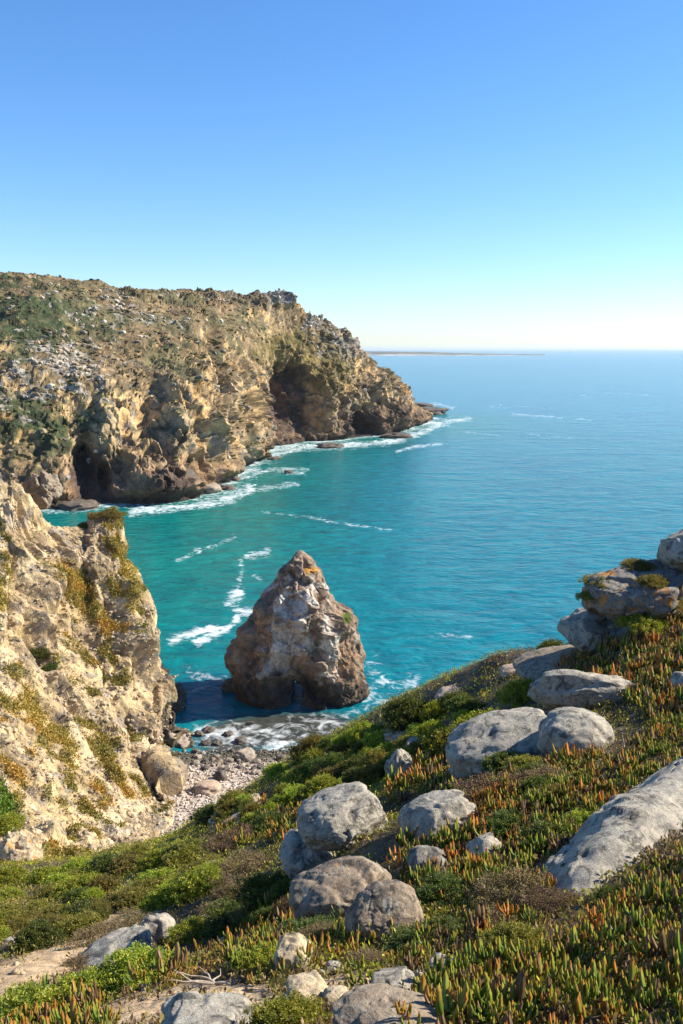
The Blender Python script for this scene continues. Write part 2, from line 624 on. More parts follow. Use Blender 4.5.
def strewn(name, n, weight, s0, s1_, squash, colf, label, kind_mat, seed):
    r_ = np.random.default_rng(seed)
    wv = np.clip(weight.reshape(-1), 0, None)
    ii = r_.choice(len(wv), n, p=wv / wv.sum())
    V0_, F0_ = ico(1)
    P_ = Hd.reshape(-1, 3)[ii]
    S_ = np.exp(r_.uniform(math.log(s0), math.log(s1_), n))
    J_ = V0_[None] * (1 + .35 * r_.uniform(-1, 1, (n, len(V0_), 1)))
    J_ = J_ * S_[:, None, None] * np.stack([r_.uniform(.7, 1.5, n), r_.uniform(.7, 1.5, n), squash * r_.uniform(.6, 1.3, n)], 1)[:, None]
    V_ = (P_[:, None] + J_).reshape(-1, 3)
    F_ = (F0_[None] + (np.arange(n) * len(V0_))[:, None, None]).reshape(-1, 3)
    c_ = np.asarray(colf)[r_.integers(len(colf), size=n)] * r_.uniform(.7, 1.3, (n, 1))
    o_ = link(name, raw_mesh(name, V_, F_, False, np.repeat(c_, len(V0_), 0)), kind_mat)
    tag(o_, label, name.split('_')[-1], kind='stuff')


land = (Hd[..., 2] > 14) & (hx > -60) & (hx < 440) & (hy < 520)
du_ = np.linalg.norm(np.gradient(Hd, axis=0), axis=-1) * np.linalg.norm(np.gradient(Hd, axis=1), axis=-1)
strewn('headland_bushes', 11000, land * du_ * (.05 + scrub + .9 * np.clip(g, 0, 1)) * np.clip(up - .1, 0, 1) * sstep(-.15, .3, fbm(Hd / 18, 3, 905)), .35, 1.5, .6, [(.08, .09, .03), (.11, .11, .035), (.16, .115, .05), (.065, .075, .028), (.20, .14, .065)], 'low bushes dotted over the headland slopes', M_head, 901)
strewn('headland_stones', 3200, land * du_ * (.03 + 2.2 * rocky + .6 * cr + .25 * np.clip(nB, 0, 1)) * sstep(.15, .4, up), .4, 2.1, .8, [(.42, .36, .28), (.34, .28, .21), (.50, .45, .37), (.38, .28, .17)], 'pale loose stones dotted over the headland slopes', M_head, 902)
print('headland', time.time() - T0)

# ------------------------------------------------------------------ near cliff on the other side of the ravine
CS = [(-190, 400, 225), (-90, 425, 215), (-40, 442, 207), (0, 459, 203), (19, 471, 203), (31, 492, 205), (48, 512, 208), (64, 522, 210.5), (80, 527, 212.5), (95, 514, 214.5), (109, 507, 216), (121, 510, 216.5),
      (127, 536, 216), (132, 579, 214), (145, 602, 210), (155, 641, 203), (164, 681, 194), (172, 722, 183), (177, 741, 175)]
CB = [(-190, 980, 62), (-90, 930, 75), (-40, 905, 85), (0, 890, 90), (28, 884, 94), (52, 880, 97), (72, 875, 100), (90, 870, 103), (106, 864, 107), (120, 857, 112), (136, 848, 118),
      (151, 838, 125), (163, 825, 132), (172, 810, 139), (172, 790, 147), (160, 773, 154), (152, 761, 160), (170, 753, 167.5), (188, 746, 173)]
rows = []
NVC = 9
for j, v in enumerate(np.linspace(0, 1, NVC)):
    line = []
    for k, ((sx, sy, s_), (bx, by, b_)) in enumerate(zip(CS, CB)):
        right = sstep(2, 11, float(k))
        gl = np.interp(v, [0, .15, .3, .6, 1], [0, .10, .24, .62, 1])
        gr = np.interp(v, [0, .15, .3, .6, 1], [0, .12, .24, .52, 1])
        g_ = gl * (1 - right) + gr * right
        line.append(at(sx + (bx - sx) * v, sy + (by - sy) * v, s_ + (b_ - s_) * g_))
    rows.append(line)
rows = np.array(rows)
S = rows[0]
back = []
for dx, dy, dz in ((-34, 46, -42), (-14, 22, -18), (-4, 7, -3.5)):
    q = S + np.array([dx, dy, dz])
    q[:, 2] = np.maximum(q[:, 2], -4)
    back.append(q)
foot = rows[-1] + np.array([3, -6, -6])
G = np.concatenate([np.array(back), rows, foot[None]], 0)
G = catmull(G, 640)
G = np.swapaxes(catmull(np.swapaxes(G, 0, 1), 440), 0, 1)      # (rows, cols)
N0 = grid_normals(G)
N0 *= np.sign((N0[180:380] * np.array([.6, -.5, .6])).sum(-1).mean())
cx, cy = proj(G)
dipv = np.array([.42, -.30, -.86]) / np.linalg.norm([.42, -.30, -.86])
P3 = G - (G @ dipv)[..., None] * dipv * .68
slopez = N0[..., 2]
steep = 1 - sstep(.55, .85, slopez)
fA, eA = facet(P3 / 9 + fbm(P3 / 14, 2, 50)[..., None] * .25, 51)
fB, eB = facet(P3 / 3.6 + fbm(P3 / 6, 2, 52)[..., None] * .2, 53)
fC, eC = facet(P3 / 1.6, 55, join=.25)
cdisp = 2.6 * fbm(G / 26, 4, 56) + (2.5 * fA + 1.25 * fB + .5 * fC) * (.45 + .8 * steep) + 1.6 * (ridged(P3 / 14, 3, 57) - .2) * (.35 + .65 * steep) + .3 * fbm(G / 1.6, 3, 58)
# runnels down the scree, from upper left to lower right
runx = cx * math.cos(R(40)) - cy * math.sin(R(40))
cdisp += 1.5 * ridged(np.stack([runx / 26, cy / 160, 0 * cx], -1), 3, 59) * sstep(640, 720, cy)
cfeat = [(62, 500, 10, 12, -3), (100, 570, 16, 40, 2), (50, 590, 14, 40, 4), (75, 560, 10, 30, 3.5), (135, 640, 10, 40, 3), (110, 610, 16, 30, -2.5),
         (160, 700, 12, 40, 3), (140, 720, 8, 40, -2), (20, 850, 26, 16, 4), (50, 835, 14, 20, 2.5), (20, 600, 9, 40, -3), (60, 610, 6, 25, -3)]
for x, y, rx, ry, a in cfeat:
    cdisp += a * blob(cx, cy, x, y, rx, ry)
edge = sstep(-4, 10, G[..., 2] + 6)
cdisp = cdisp * (1 - .7 * blob(cx, cy, 158, 775, 26, 34)) - 1.9 - .8 * blob(cx, cy, 158, 775, 26, 34)
Gd = G + N0 * (cdisp * edge)[..., None]
CN = grid_normals(Gd)
CN *= np.sign((CN * N0).sum(-1, keepdims=True) + 1e-9)
cx, cy = proj(Gd)
nA, nB, nC = fbm(Gd / 13, 5, 61), fbm(Gd / 4, 4, 62), fbm(Gd / 1.6, 3, 63)
up = CN[..., 2]
col = mixc((.52, .385, .205), (.36, .265, .15), sstep(-.2, .35, nA))
col = mixc(col, (.60, .465, .28), .8 * sstep(.05, .3, fbm(Gd / 8, 4, 64) + .25 * fB))
col = mixc(col, (.26, .225, .19), .8 * sstep(.05, .32, nB + .5 * nC))
diag = fbm(np.stack([runx / 17, cy / 70, cx / 300], -1), 4, 65)
veg = blob(cx, cy, 85, 600, 26, 55, -25) * .9 + .8 * blob(cx, cy, 130, 570, 15, 40, -20) + .8 * blob(cx, cy, 8, 580, 14, 40) + .6 * blob(cx, cy, 60, 660, 40, 18, 30) \
    + .8 * blob(cx, cy, 60, 740, 60, 22, 38) + .7 * blob(cx, cy, 145, 790, 34, 16, 40) + .8 * blob(cx, cy, 60, 860, 30, 22, 40) + .6 * blob(cx, cy, 115, 515, 22, 9) + .5 * blob(cx, cy, 20, 690, 40, 20, 35) + .65 * blob(cx, cy, 100, 825, 46, 16, 38) + .6 * blob(cx, cy, 25, 775, 44, 14, 38) + .5 * blob(cx, cy, 110, 740, 40, 10, 38)
vm = sstep(.36, .60, veg * .62 + .85 * diag + .6 * nB + .25 * (up - .4))
vegc = mixc((.40, .30, .07), (.24, .21, .055), sstep(-.2, .3, nB))
vegc = mixc(vegc, (.52, .32, .07), .8 * sstep(.1, .35, fbm(Gd / 6, 3, 66)))
col = mixc(col, vegc, .88 * vm)
grn = blob(cx, cy, 4, 818, 16, 22) + .6 * blob(cx, cy, 0, 790, 10, 18) + .5 * blob(cx, cy, 0, 865, 8, 10)
col = mixc(col, (.11, .14, .03), .8 * sstep(.4, .7, grn + .5 * nB))
vm = np.clip(vm + sstep(.4, .7, grn + .5 * nB), 0, 1)
vegc = mixc(vegc, (.13, .22, .03), sstep(.3, .6, grn))
cap = blob(cx, cy, 112, 510, 20, 8)
col = mixc(col, (.17, .17, .035), sstep(.3, .6, cap + .4 * nB))
orl = blob(cx, cy, 30, 850, 5, 14)
col = mixc(col, (.60, .32, .03), sstep(.3, .55, orl + .35 * nC))
col = mixc(col, (.05, .042, .033), .9 * (1 - sstep(1, 6, Gd[..., 2] + 2 * nB)) * sstep(150, 175, Gd[..., 1]))
M_cliff = terrain_mat('near_cliff_rock', .9, .4, contrast=.85)
cl = link('cliff', raw_mesh('cliff', Gd.reshape(-1, 3), grid_faces(*Gd.shape[:2]), False, col.reshape(-1, 3)), M_cliff)
r_c = np.random.default_rng(910)
wc_ = ((1 - vm) * (np.linalg.norm(np.gradient(Gd, axis=0), axis=-1) * np.linalg.norm(np.gradient(Gd, axis=1), axis=-1)) * (.25 + sstep(.45, .8, CN[..., 2])) * (Gd[..., 1] < 214) * (cx > -40)).reshape(-1)
ii_ = r_c.choice(len(wc_), 6000, p=wc_ / wc_.sum())
Vq, Fq_ = ico(1)
sz_ = np.exp(r_c.uniform(math.log(.10), math.log(.55), 6000))
Jq = Vq[None] * (1 + .3 * r_c.uniform(-1, 1, (6000, len(Vq), 1))) * sz_[:, None, None] * np.stack([r_c.uniform(.7, 1.4, 6000), r_c.uniform(.7, 1.4, 6000), r_c.uniform(.5, .9, 6000)], 1)[:, None]
cq = np.array([(.50, .38, .23), (.38, .29, .18), (.55, .44, .29), (.30, .23, .155)])[r_c.integers(4, size=6000)]
cst = link('cliff_scree', raw_mesh('cliff_scree', (Gd.reshape(-1, 3)[ii_][:, None] + Jq).reshape(-1, 3), (Fq_[None] + (np.arange(6000) * len(Vq))[:, None, None]).reshape(-1, 3), False, np.repeat(cq, len(Vq), 0)), M_cliff)
tag(cst, 'loose pale stones scattered down the near cliff', 'scree', kind='stuff')
tag(cl, 'pale cream rock cliff with ochre scrub falling to the pebble beach', 'cliff', kind='structure')
print('cliff', time.time() - T0)

# ------------------------------------------------------------------ beach between the cliffs
bx_, by_ = np.meshgrid(np.linspace(-75, 10, 260), np.linspace(96, 186, 280), indexing='ij')
shore = 170.5 + .10 * (bx_ + 20) + 2.0 * fbm(np.stack([bx_ / 9, by_ / 30, 0 * bx_], -1), 3, 70)
bz = (shore - by_) * np.where(by_ < shore, .085, .11) + .25 * fbm(np.stack([bx_ / 4, by_ / 4, 0 * bx_], -1), 3, 71)
B = np.stack([bx_, by_, bz], -1)
fp, ep = facet(B / .9, 72)
B[..., 2] += .10 * fp
px_, py_ = proj(B)
col = mixc((.56, .47, .38), (.38, .30, .24), sstep(-.3, .5, fp))
col = mixc(col, (.30, .22, .16), .5 * sstep(.1, .4, fbm(B / 5, 4, 73)))
wetb = 1 - sstep(.2, .9, bz)
col = mixc(col, (.055, .06, .035), .92 * wetb)
M_beach = terrain_mat('beach_pebbles', .35, .12, contrast=.5)
bo = link('beach', raw_mesh('beach', B.reshape(-1, 3), grid_faces(*B.shape[:2]), False, col.reshape(-1, 3)), M_beach)
tag(bo, 'pale pebble beach in the cove', 'beach', kind='structure')

# ------------------------------------------------------------------ sea
rowy = np.concatenate([[349.75, 350.1, 350.6, 351.2, 352, 353], np.linspace(354, 505, 200), np.linspace(506, 790, 330), [830, 900, 1000]])
az = np.concatenate([np.linspace(-2600, -60, 50), np.linspace(-55, 740, 480), np.linspace(745, 3300, 50)])
gx, gy = np.meshgrid(az, rowy, indexing='ij')
SW = at_sea(gx, gy)
# keep the side reach modest close in
shal = np.zeros(gx.shape)
coast_pts = [(60, 507), (100, 504), (140, 502), (190, 497), (216, 482), (240, 466), (262, 452), (300, 443), (340, 439), (380, 434), (405, 430), (420, 424), (432, 418)]
cw = np.array([at_sea(*p)[:2] for p in coast_pts])
dcoast = seg_dist(SW[..., 0], SW[..., 1], [tuple(p) for p in cw])
deep = np.array((.0005, .135, .215))
mid = np.array((.0005, .130, .172))
teal = np.array((.001, .140, .128))
far = sstep(330, 1500, SW[..., 1] + .55 * SW[..., 0])
wc = mixc(mid, deep, far)
cove = np.clip(blob(SW[..., 0], SW[..., 1], -60, 330, 70, 140) + .9 * np.exp(-(dcoast / 95) ** 2), 0, 1)
wc = mixc(wc, teal, cove)
stack_pos = at(305, 700, 203)
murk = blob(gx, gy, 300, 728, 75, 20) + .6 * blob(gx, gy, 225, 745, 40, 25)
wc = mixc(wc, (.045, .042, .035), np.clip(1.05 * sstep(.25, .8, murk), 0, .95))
stack_shade = blob(gx, gy, 205, 690, 45, 24)  # cast shadow beside the stack, painted into the water colour
wc = mixc(wc, (.003, .055, .12), .6 * sstep(.3, .8, stack_shade))
foam = np.zeros(gx.shape)
_wob = fbm(SW * np.array([1, 1, 0]) / 24, 4, 83)
_wob2 = fbm(SW * np.array([1, 1, 0]) / 15, 4, 84)


def stroke(pts, w, a):
    global foam
    a = a * (.8 if w > 1.3 else .9)
    w = w * 1.35
    foam = np.maximum(foam, a * np.clip(1 + .55 * _wob2, .3, 1.15) * np.exp(-(seg_dist(gx + 2.2 * w * _wob, gy + .9 * w * _wob2, pts) / w) ** 2))


foam = np.maximum(foam, .62 * np.clip(1 + .7 * _wob, .2, 1.4) * np.exp(-(dcoast / 20) ** 2))
n_f = fbm(SW * np.array([1, 1, 0]) / 45, 4, 81)
stroke([(172, 640), (190, 634), (208, 631), (226, 630)], 4.5, .8)
stroke([(196, 643), (212, 637), (226, 630), (236, 618)], 4, .8)
stroke([(247, 612), (237, 608), (229, 602), (236, 596), (240, 588)], 4.5, .85)
stroke([(241, 585), (243, 572), (242, 562)], 3, .65)
stroke([(252, 557), (262, 553), (271, 552)], 4, .7)
stroke([(255, 575), (261, 580)], 2.5, .5)
stroke([(178, 560), (195, 552), (215, 546), (235, 536)], 3, .5)
stroke([(262, 512), (300, 516), (345, 524), (393, 531)], 1.6, .52)
stroke([(130, 511), (170, 508), (205, 504), (238, 497), (252, 488)], 4.5, .85)
stroke([(205, 496), (235, 491), (262, 489), (298, 484)], 2.5, .62)
stroke([(240, 478), (270, 470), (308, 470)], 2.5, .62)
stroke([(285, 472), (305, 473)], 2.5, .75)
stroke([(250, 462), (275, 455), (300, 447), (345, 446), (395, 441), (425, 431), (448, 421)], 3.2, .8)
stroke([(395, 452), (415, 447), (440, 444)], 1.6, .6)
stroke([(427, 424), (455, 421), (468, 419)], 2.4, .8)
stroke([(418, 405), (440, 404), (452, 408)], 1.6, .7)
stroke([(490, 407), (512, 408)], 1.0, 0.44)
stroke([(512, 414), (540, 416), (562, 418)], 1.2, 0.53)
stroke([(523, 433), (538, 435)], 1.4, 0.44)
stroke([(575, 419), (592, 420)], 1.0, 0.44)
stroke([(465, 432), (485, 434), (500, 436)], 1.0, 0.37)
stroke([(545, 435), (575, 438)], .9, 0.37)
stroke([(498, 405), (560, 409)], .7, 0.37)
stroke([(600, 393), (660, 396)], .8, .42)
stroke([(560, 394), (590, 396)], .6, .42)
stroke([(425, 632), (450, 636), (470, 636)], 3, .38)
stroke([(366, 662), (376, 678), (392, 688), (412, 684)], 7, .5)
stroke([(366, 696), (384, 700), (402, 706), (396, 716)], 6, .68)
stroke([(340, 716), (365, 706), (372, 690)], 4, .66)
stroke([(187, 672), (205, 676), (225, 684), (240, 690)], 7, .46)
stroke([(192, 690), (212, 680)], 4, .5)
wash = blob(gx, gy, 228, 735, 46, 17) * .56 + .46 * blob(gx, gy, 285, 748, 28, 14) + .42 * blob(gx, gy, 320, 722, 40, 14)
foam = np.maximum(foam, np.clip(wash, 0, .58))
stroke([(300, 718), (330, 722)], 4, .5)
foam = np.clip(foam + .16 * n_f * (foam > .05), 0, 1)
# scattered white caps on open water
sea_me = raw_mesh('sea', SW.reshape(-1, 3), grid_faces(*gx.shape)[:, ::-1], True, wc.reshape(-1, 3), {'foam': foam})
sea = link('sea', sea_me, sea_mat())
tag(sea, 'turquoise Atlantic water of the bay', 'sea', kind='structure')
print('sea', time.time() - T0)

# low coast on the horizon
fx = np.linspace(330, 545, 160)
fr = []
for d, k in ((11500, 0), (11700, .4), (12100, .8), (12600, 1), (13500, .6)):
    hgt = k * (44 * (1 - sstep(360, 540, fx)) ** .8 + 6 + 5 * fbm(np.stack([fx / 18, 0 * fx, 0 * fx + d], -1), 3, 90))
    q = at(fx, np.full_like(fx, 349.0), np.full_like(fx, d + 500. * fbm(np.stack([fx / 40, 0 * fx, 0 * fx], -1), 2, 92)))
    q[:, 2] = hgt - (4 if k == 0 else 0) * 0
    fr.append(q)
fr = np.array(fr)
fcol = mixc((.13, .14, .10), (.30, .27, .20), sstep(-.1, .3, fbm(fr / 400, 4, 91)))
fcol[0] = (.55, .52, .46)
fc = link('far_coast', raw_mesh('far_coast', fr.reshape(-1, 3), grid_faces(5, 160), False, fcol.reshape(-1, 3)), terrain_mat('far_coast_land', 60, 4))
tag(fc, 'low hazy coast on the horizon beyond the headland', 'coast', kind='structure')

# ------------------------------------------------------------------ rock builder
def rock_shape(n, dims, seed, box=2.6, cuts=7, amp=.13, fac=.09, flat=0.0):
    """rounded, chipped boulder with half sizes dims"""
    r = np.random.default_rng(seed)
    V, F = ico(n)
    d = V.copy()
    s = (np.abs(d) ** box).sum(1) ** (-1 / box)
    P = d * s[:, None]
    for _ in range(cuts):
        a = r.normal(size=3)
        a /= np.linalg.norm(a)
        k = r.uniform(.68, .98)
        t = P @ a - k
        P = P - np.where(t > 0, t * .82, 0)[:, None] * a
    o = r.uniform(0, 50, 3)
    P = P + d * (amp * fbm(d * 1.3 + o, 4, seed))[:, None]
    if fac:
        f1, e1 = facet(d * 1.5 + o, seed + 1, join=.1)
        f2, e2_ = facet(d * 4.2 + o, seed + 9, join=.2)
        P = P + d * (fac * 1.5 * f1 + fac * .35 * f2)[:, None]
        crk = np.abs(perlin(d * 1.5 + 2 * o + .25 * fbm(d * 3 + o, 3, seed + 6)[:, None], seed + 5))
        P = P - d * (.05 * (1 - sstep(0, .035, crk)))[:, None]
    P = P + d * (.03 * fbm(d * 4 + o, 4, seed + 2) + .012 * fbm(d * 14 + o, 3, seed + 3) + .04 * np.minimum(0, ridged(d * 1.7 + o, 3, seed + 4)))[:, None]
    if flat:
        P[:, 2] = np.where(P[:, 2] > flat, flat + (P[:, 2] - flat) * .25, P[:, 2])
    P = P * np.asarray(dims)
    return P, F


def rot_pts(P, roll=0, yaw=0, pitch=0):
    M = np.array((Euler((R(pitch), R(roll), R(yaw))).to_matrix()))
    return P @ M.T


M_gr = granite_mat('granite_grey', (.345, .305, .24), (.12, .108, .088), (.54, .475, .365))
M_gro = granite_mat('granite_orange_lichen', (.20, .18, .15), (.08, .072, .06), (.33, .295, .235), .85)
M_grw = granite_mat('granite_warm', (.255, .195, .135), (.12, .09, .066), (.38, .31, .22), .25)
M_tan = granite_mat('granite_tan', (.47, .36, .22), (.28, .20, .12), (.56, .45, .30), .1)
M_pink = granite_mat('granite_pink', (.46, .33, .23), (.27, .18, .12), (.55, .43, .33), .6)
M_wet = granite_mat('wet_rock', (.11, .085, .065), (.05, .04, .032), (.18, .14, .11), scale=.4)
M_cob = granite_mat('cobble_rock', (.34, .27, .20), (.11, .085, .065), (.40, .33, .26), scale=.5)
M_stack = None

# ------------------------------------------------------------------ sea stack with its arch
SL = [(552, 297), (556, 293), (570, 279), (596, 267), (614, 254), (632, 241), (654, 230), (665, 229), (680, 236), (691, 241), (702, 243), (713, 248), (722, 250)]
SR = [(552, 303), (557, 311), (570, 320), (589, 326), (605, 335), (612, 347), (622, 358), (640, 358), (654, 360), (676, 365), (691, 367), (704, 352), (722, 345)]
NS, NZ = 420, 330
yy = np.linspace(552, 721, NZ)
lx = np.interp(yy, [a for a, b in SL], [b for a, b in SL])
rx = np.interp(yy, [a for a, b in SR], [b for a, b in SR])
dep = np.interp(yy, [552, 600, 660, 721], [203, 202, 201, 200.0])
Lp, Rp = at(lx, yy, dep), at(rx, yy, dep)
th = np.linspace(0, 2 * math.pi, NS, endpoint=False)
cen = (Lp + Rp) / 2
hw = (Rp - Lp)[:, 0] / 2
depth_r = np.minimum(hw * .85, 9.0) + .3
ct, st = np.cos(th), np.sin(th)
sq = (np.abs(ct) ** 2.4 + np.abs(st) ** 2.4) ** (-1 / 2.4)
ST = np.stack([cen[None, :, 0] + (ct * sq)[:, None] * hw[None], cen[None, :, 1] + (st * sq)[:, None] * depth_r[None], np.broadcast_to(cen[None, :, 2], (NS, NZ))], -1)
rad = np.stack([ct * .9, st, 0 * ct], -1)[:, None, :] + np.zeros((1, NZ, 1))
rad = rad / np.linalg.norm(rad, axis=-1, keepdims=True) + np.array([0, 0, .25])
sx, sy = proj(ST)
front = sstep(.1, -.4, st)[:, None]
P3 = ST * np.array([1, 1, .8])
fA, eA = facet(P3 / 8.5 + fbm(P3 / 12, 2, 101)[..., None] * .3, 102)
fB, eB = facet(P3 / 3.0 + fbm(P3 / 5, 2, 103)[..., None] * .25, 104)
fC, eC = facet(P3 / 1.1, 105)
sdp = 1.5 * fbm(ST / 9, 4, 106) + 3.0 * fA + 1.3 * fB + .45 * fC + .5 * (ridged(P3 / 7, 3, 107) - .3) + .2 * fbm(ST / .9, 3, 108)
for x, y, a, b, k in [(298, 692, 20, 16, -5.0), (243, 668, 14, 22, -3), (280, 690, 12, 22, -1.5), (330, 660, 16, 45, 1.8), (262, 690, 12, 22, 1.8), (272, 640, 10, 40, 1.2), (292, 620, 9, 40, -1.2),
                      (305, 600, 12, 40, 1.2), (345, 640, 10, 30, -1.0)]:
    sdp = sdp + k * blob(sx, sy, x, y, a, b) * front
taper = np.clip(hw / 4, .12, 1)[None]
edgef = (.35 + .65 * np.abs(st))[:, None]
STd = ST + rad * (sdp * taper * edgef)[..., None]
top = STd[:, 0].mean(0) + np.array([0, 0, .5])
V = np.concatenate([STd.reshape(-1, 3), top[None]])
Fq = grid_faces(NS, NZ, True)
ring = np.arange(NS) * NZ
tri = np.stack([ring, np.roll(ring, -1), np.full(NS, NS * NZ), np.full(NS, NS * NZ)], 1)
SN = grid_normals(STd)
nA, nB = fbm(STd / 5, 5, 111), fbm(STd / 1.5, 4, 112)
sx, sy = proj(STd)
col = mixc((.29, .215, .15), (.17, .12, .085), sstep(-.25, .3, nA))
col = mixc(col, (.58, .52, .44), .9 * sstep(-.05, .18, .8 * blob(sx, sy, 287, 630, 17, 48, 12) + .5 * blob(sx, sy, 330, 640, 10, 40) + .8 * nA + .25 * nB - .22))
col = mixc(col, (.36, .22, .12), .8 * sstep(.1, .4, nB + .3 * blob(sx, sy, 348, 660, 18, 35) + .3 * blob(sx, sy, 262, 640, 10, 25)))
col = mixc(col, (.50, .26, .06), sstep(.4, .7, blob(sx, sy, 311, 570, 9, 4) + .3 * nB))
col = mixc(col, (.09, .11, .02), sstep(.45, .75, blob(sx, sy, 347, 618, 7, 8) + .35 * nB))
col = mixc(col, (.045, .033, .025), .9 * (1 - sstep(1.5, 9.0, STd[..., 2] + 3 * nB + 2.5 * nA - 3 * blob(sx, sy, 280, 690, 35, 25))))
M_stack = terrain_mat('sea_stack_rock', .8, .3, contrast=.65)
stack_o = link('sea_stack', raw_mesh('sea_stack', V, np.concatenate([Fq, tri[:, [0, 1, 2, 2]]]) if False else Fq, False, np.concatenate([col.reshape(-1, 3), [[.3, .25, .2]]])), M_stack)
# tip cap and arch through the foot
bm = bmesh.new()
bm.from_mesh(stack_o.data)
bm.verts.ensure_lookup_table()
lay = bm.verts[NS * NZ]
for k in range(NS):
    bm.faces.new((bm.verts[int(ring[k])], bm.verts[int(ring[(k + 1) % NS])], lay))
bm.faces.new([bm.verts[int(r_ + NZ - 1)] for r_ in ring])
bmesh.ops.recalc_face_normals(bm, faces=bm.faces[:])
bm.to_mesh(stack_o.data)
bm.free()
arch_f, arch_b = at(292, 712, 184), at(303, 690, 216)
arch_f[2], arch_b[2] = 2.2, 1.6
tv = []
for k in range(14):
    u = k / 13
    c = arch_f * (1 - u) + arch_b * u
    wdt = 2.3 * (1 - u) + 1.0 * u
    for j in range(12):
        a = j * 2 * math.pi / 12
        rr = 1 + .25 * math.sin(3 * a + u * 5) + .15 * random.uniform(-1, 1)
        tv.append(c + np.array([math.cos(a) * wdt * rr, 0, math.sin(a) * (3.9 * (1 - u) + 1.9 * u) * rr]))
tm = bpy.data.meshes.new('arch_tunnel')
tf = [(k * 12 + j, k * 12 + (j + 1) % 12, (k + 1) * 12 + (j + 1) % 12, (k + 1) * 12 + j) for k in range(13) for j in range(12)]
tm.from_pydata([tuple(v) for v in tv], [], tf + [tuple(range(12)), tuple(range(156, 168))[::-1]])
bm = bmesh.new()
bm.from_mesh(tm)
bmesh.ops.recalc_face_normals(bm, faces=bm.faces[:])
bm.to_mesh(tm)
bm.free()
ta = tm.attributes.new('Col', 'FLOAT_COLOR', 'POINT')
ta.data.foreach_set('color', np.tile(np.array([.12, .085, .065, 1], np.float32), len(tm.vertices)))
tm.materials.append(M_stack)
to = bpy.data.objects.new('arch_tunnel', tm)
COL.objects.link(to)
md = stack_o.modifiers.new('arch', 'BOOLEAN')
md.operation = 'DIFFERENCE'
md.object = to
md.solver = 'EXACT'
dg = bpy.context.evaluated_depsgraph_get()
nm_ = bpy.data.meshes.new_from_object(stack_o.evaluated_get(dg))
if len(nm_.polygons) > 50000:
    old = stack_o.data
    stack_o.modifiers.clear()
    stack_o.data = nm_
ca = np.empty(len(nm_.vertices) * 4, np.float32)
nm_.attributes['Col'].data.foreach_get('color', ca)
ca = ca.reshape(-1, 4)
bad = ca[:, :3].min(1) > .6
ca[bad] = (.12, .085, .065, 1)
nm_.attributes['Col'].data.foreach_set('color', ca.ravel())
print('stack faces', bad.sum(), len(nm_.polygons), [a.name for a in nm_.attributes])
stack_o.modifiers.clear()
bpy.data.objects.remove(to)
tag(stack_o, 'pointed sea stack with a small arch standing in the turquoise cove', 'sea stack')
print('stack', time.time() - T0)


# ------------------------------------------------------------------ rocks in the water and on the beach
def put_rock(name, P, F, mat, centre, label, cat, group=None, smooth=True):
    o = link(name, raw_mesh(name, P, F, smooth), mat, loc=[float(x) for x in centre])
    return tag(o, label, cat, group)


def px_rock(name, px, py, w, h, D, label, mat, seed, roll=0, yaw=0, pitch=0, depth=1.0, n=5, sink=0., cat='boulder', group=None, **kw):
    c = at(px, py, D)
    f = D * CP + (CAM_H - c[2]) * SP
    dims = (w / 2 / FPX * f, w / 2 / FPX * f * depth, h / 2 / FPX * f)
    P, F = rock_shape(n, dims, seed, **kw)
    P = rot_pts(P, roll, yaw, pitch)
    c = c + np.array([0, 0, -sink])
    return put_rock(name, P, F, mat, c, label, cat, group)


def sea_rock(px, py, w, h, label, mat=None, seed=1, group=None, **kw):
    D = float(-CAM_H / tz(py))
    return px_rock('sea_rock', px, py - h * .15, w, h, D, label, mat or M_wet, seed, cat='rock', group=group, amp=.2, fac=.16, n=4, **kw)


sea_rock(430, 413, 34, 9, 'long brown reef rock stretching off the headland tip', seed=201, depth=1.2)
sea_rock(421, 406, 26, 5, 'thin flat reef rock behind the headland tip', seed=202)
sea_rock(396, 437, 30, 6, 'low dark rock in surf below the outer headland', seed=203)
sea_rock(330, 447, 24, 7, 'dark rock awash in front of the big sea cave', seed=204)
sea_rock(274, 459, 14, 4, 'small rock awash beside the lit buttress', seed=205)
sea_rock(289, 473, 9, 5, 'tiny rock alone in a foam patch off the buttress', seed=206)
sea_rock(232, 480, 16, 8, 'jagged rock at the waterline between surf and buttress', seed=207)
sea_rock(208, 492, 24, 13, 'brown pointed rock beside the dark buttress foot', seed=208, mat=M_cob)
sea_rock(226, 489, 18, 6, 'low rock with foam washing past the brown pointed rock', seed=209)
sea_rock(75, 507, 40, 10, 'low brown rock ledge in front of the twin caves', seed=210)
sea_rock(214, 481, 36, 28, 'dark triangular rock standing against the headland foot', seed=211, depth=.8, cuts=12)
sea_rock(165, 496, 62, 46, 'big dark fractured rock buttress at the headland shore', seed=212, depth=.6, cuts=14)
sea_rock(234, 689, 22, 14, 'dark rock in shade beside the foot of the stack', seed=213)
sea_rock(178, 742, 24, 17, 'rounded brown rock at the seaward foot of the pale cliff', seed=217, mat=M_cob, depth=1.2)
sea_rock(179, 700, 14, 26, 'dark shaded rock against the foot of the pale cliff', seed=214)
sea_rock(251, 724, 6, 4, 'tiny dark rock alone in the wash before the stack', seed=215)
sea_rock(383, 708, 6, 4, 'tiny rock in foam off the sunny side of the stack', seed=216)
for k, (x, y, w_, h_) in enumerate([(208, 731, 12, 6), (199, 735, 9, 6), (228, 735, 10, 5), (190, 743, 9, 6), (206, 744, 9, 6), (240, 742, 13, 6), (218, 744, 9, 5), (232, 752, 6, 5), (196, 752, 8, 5)]):
    sea_rock(x, y, w_, h_, 'dark rounded rock awash in the beach foam', seed=220 + k, group='dark rocks awash in the beach foam')


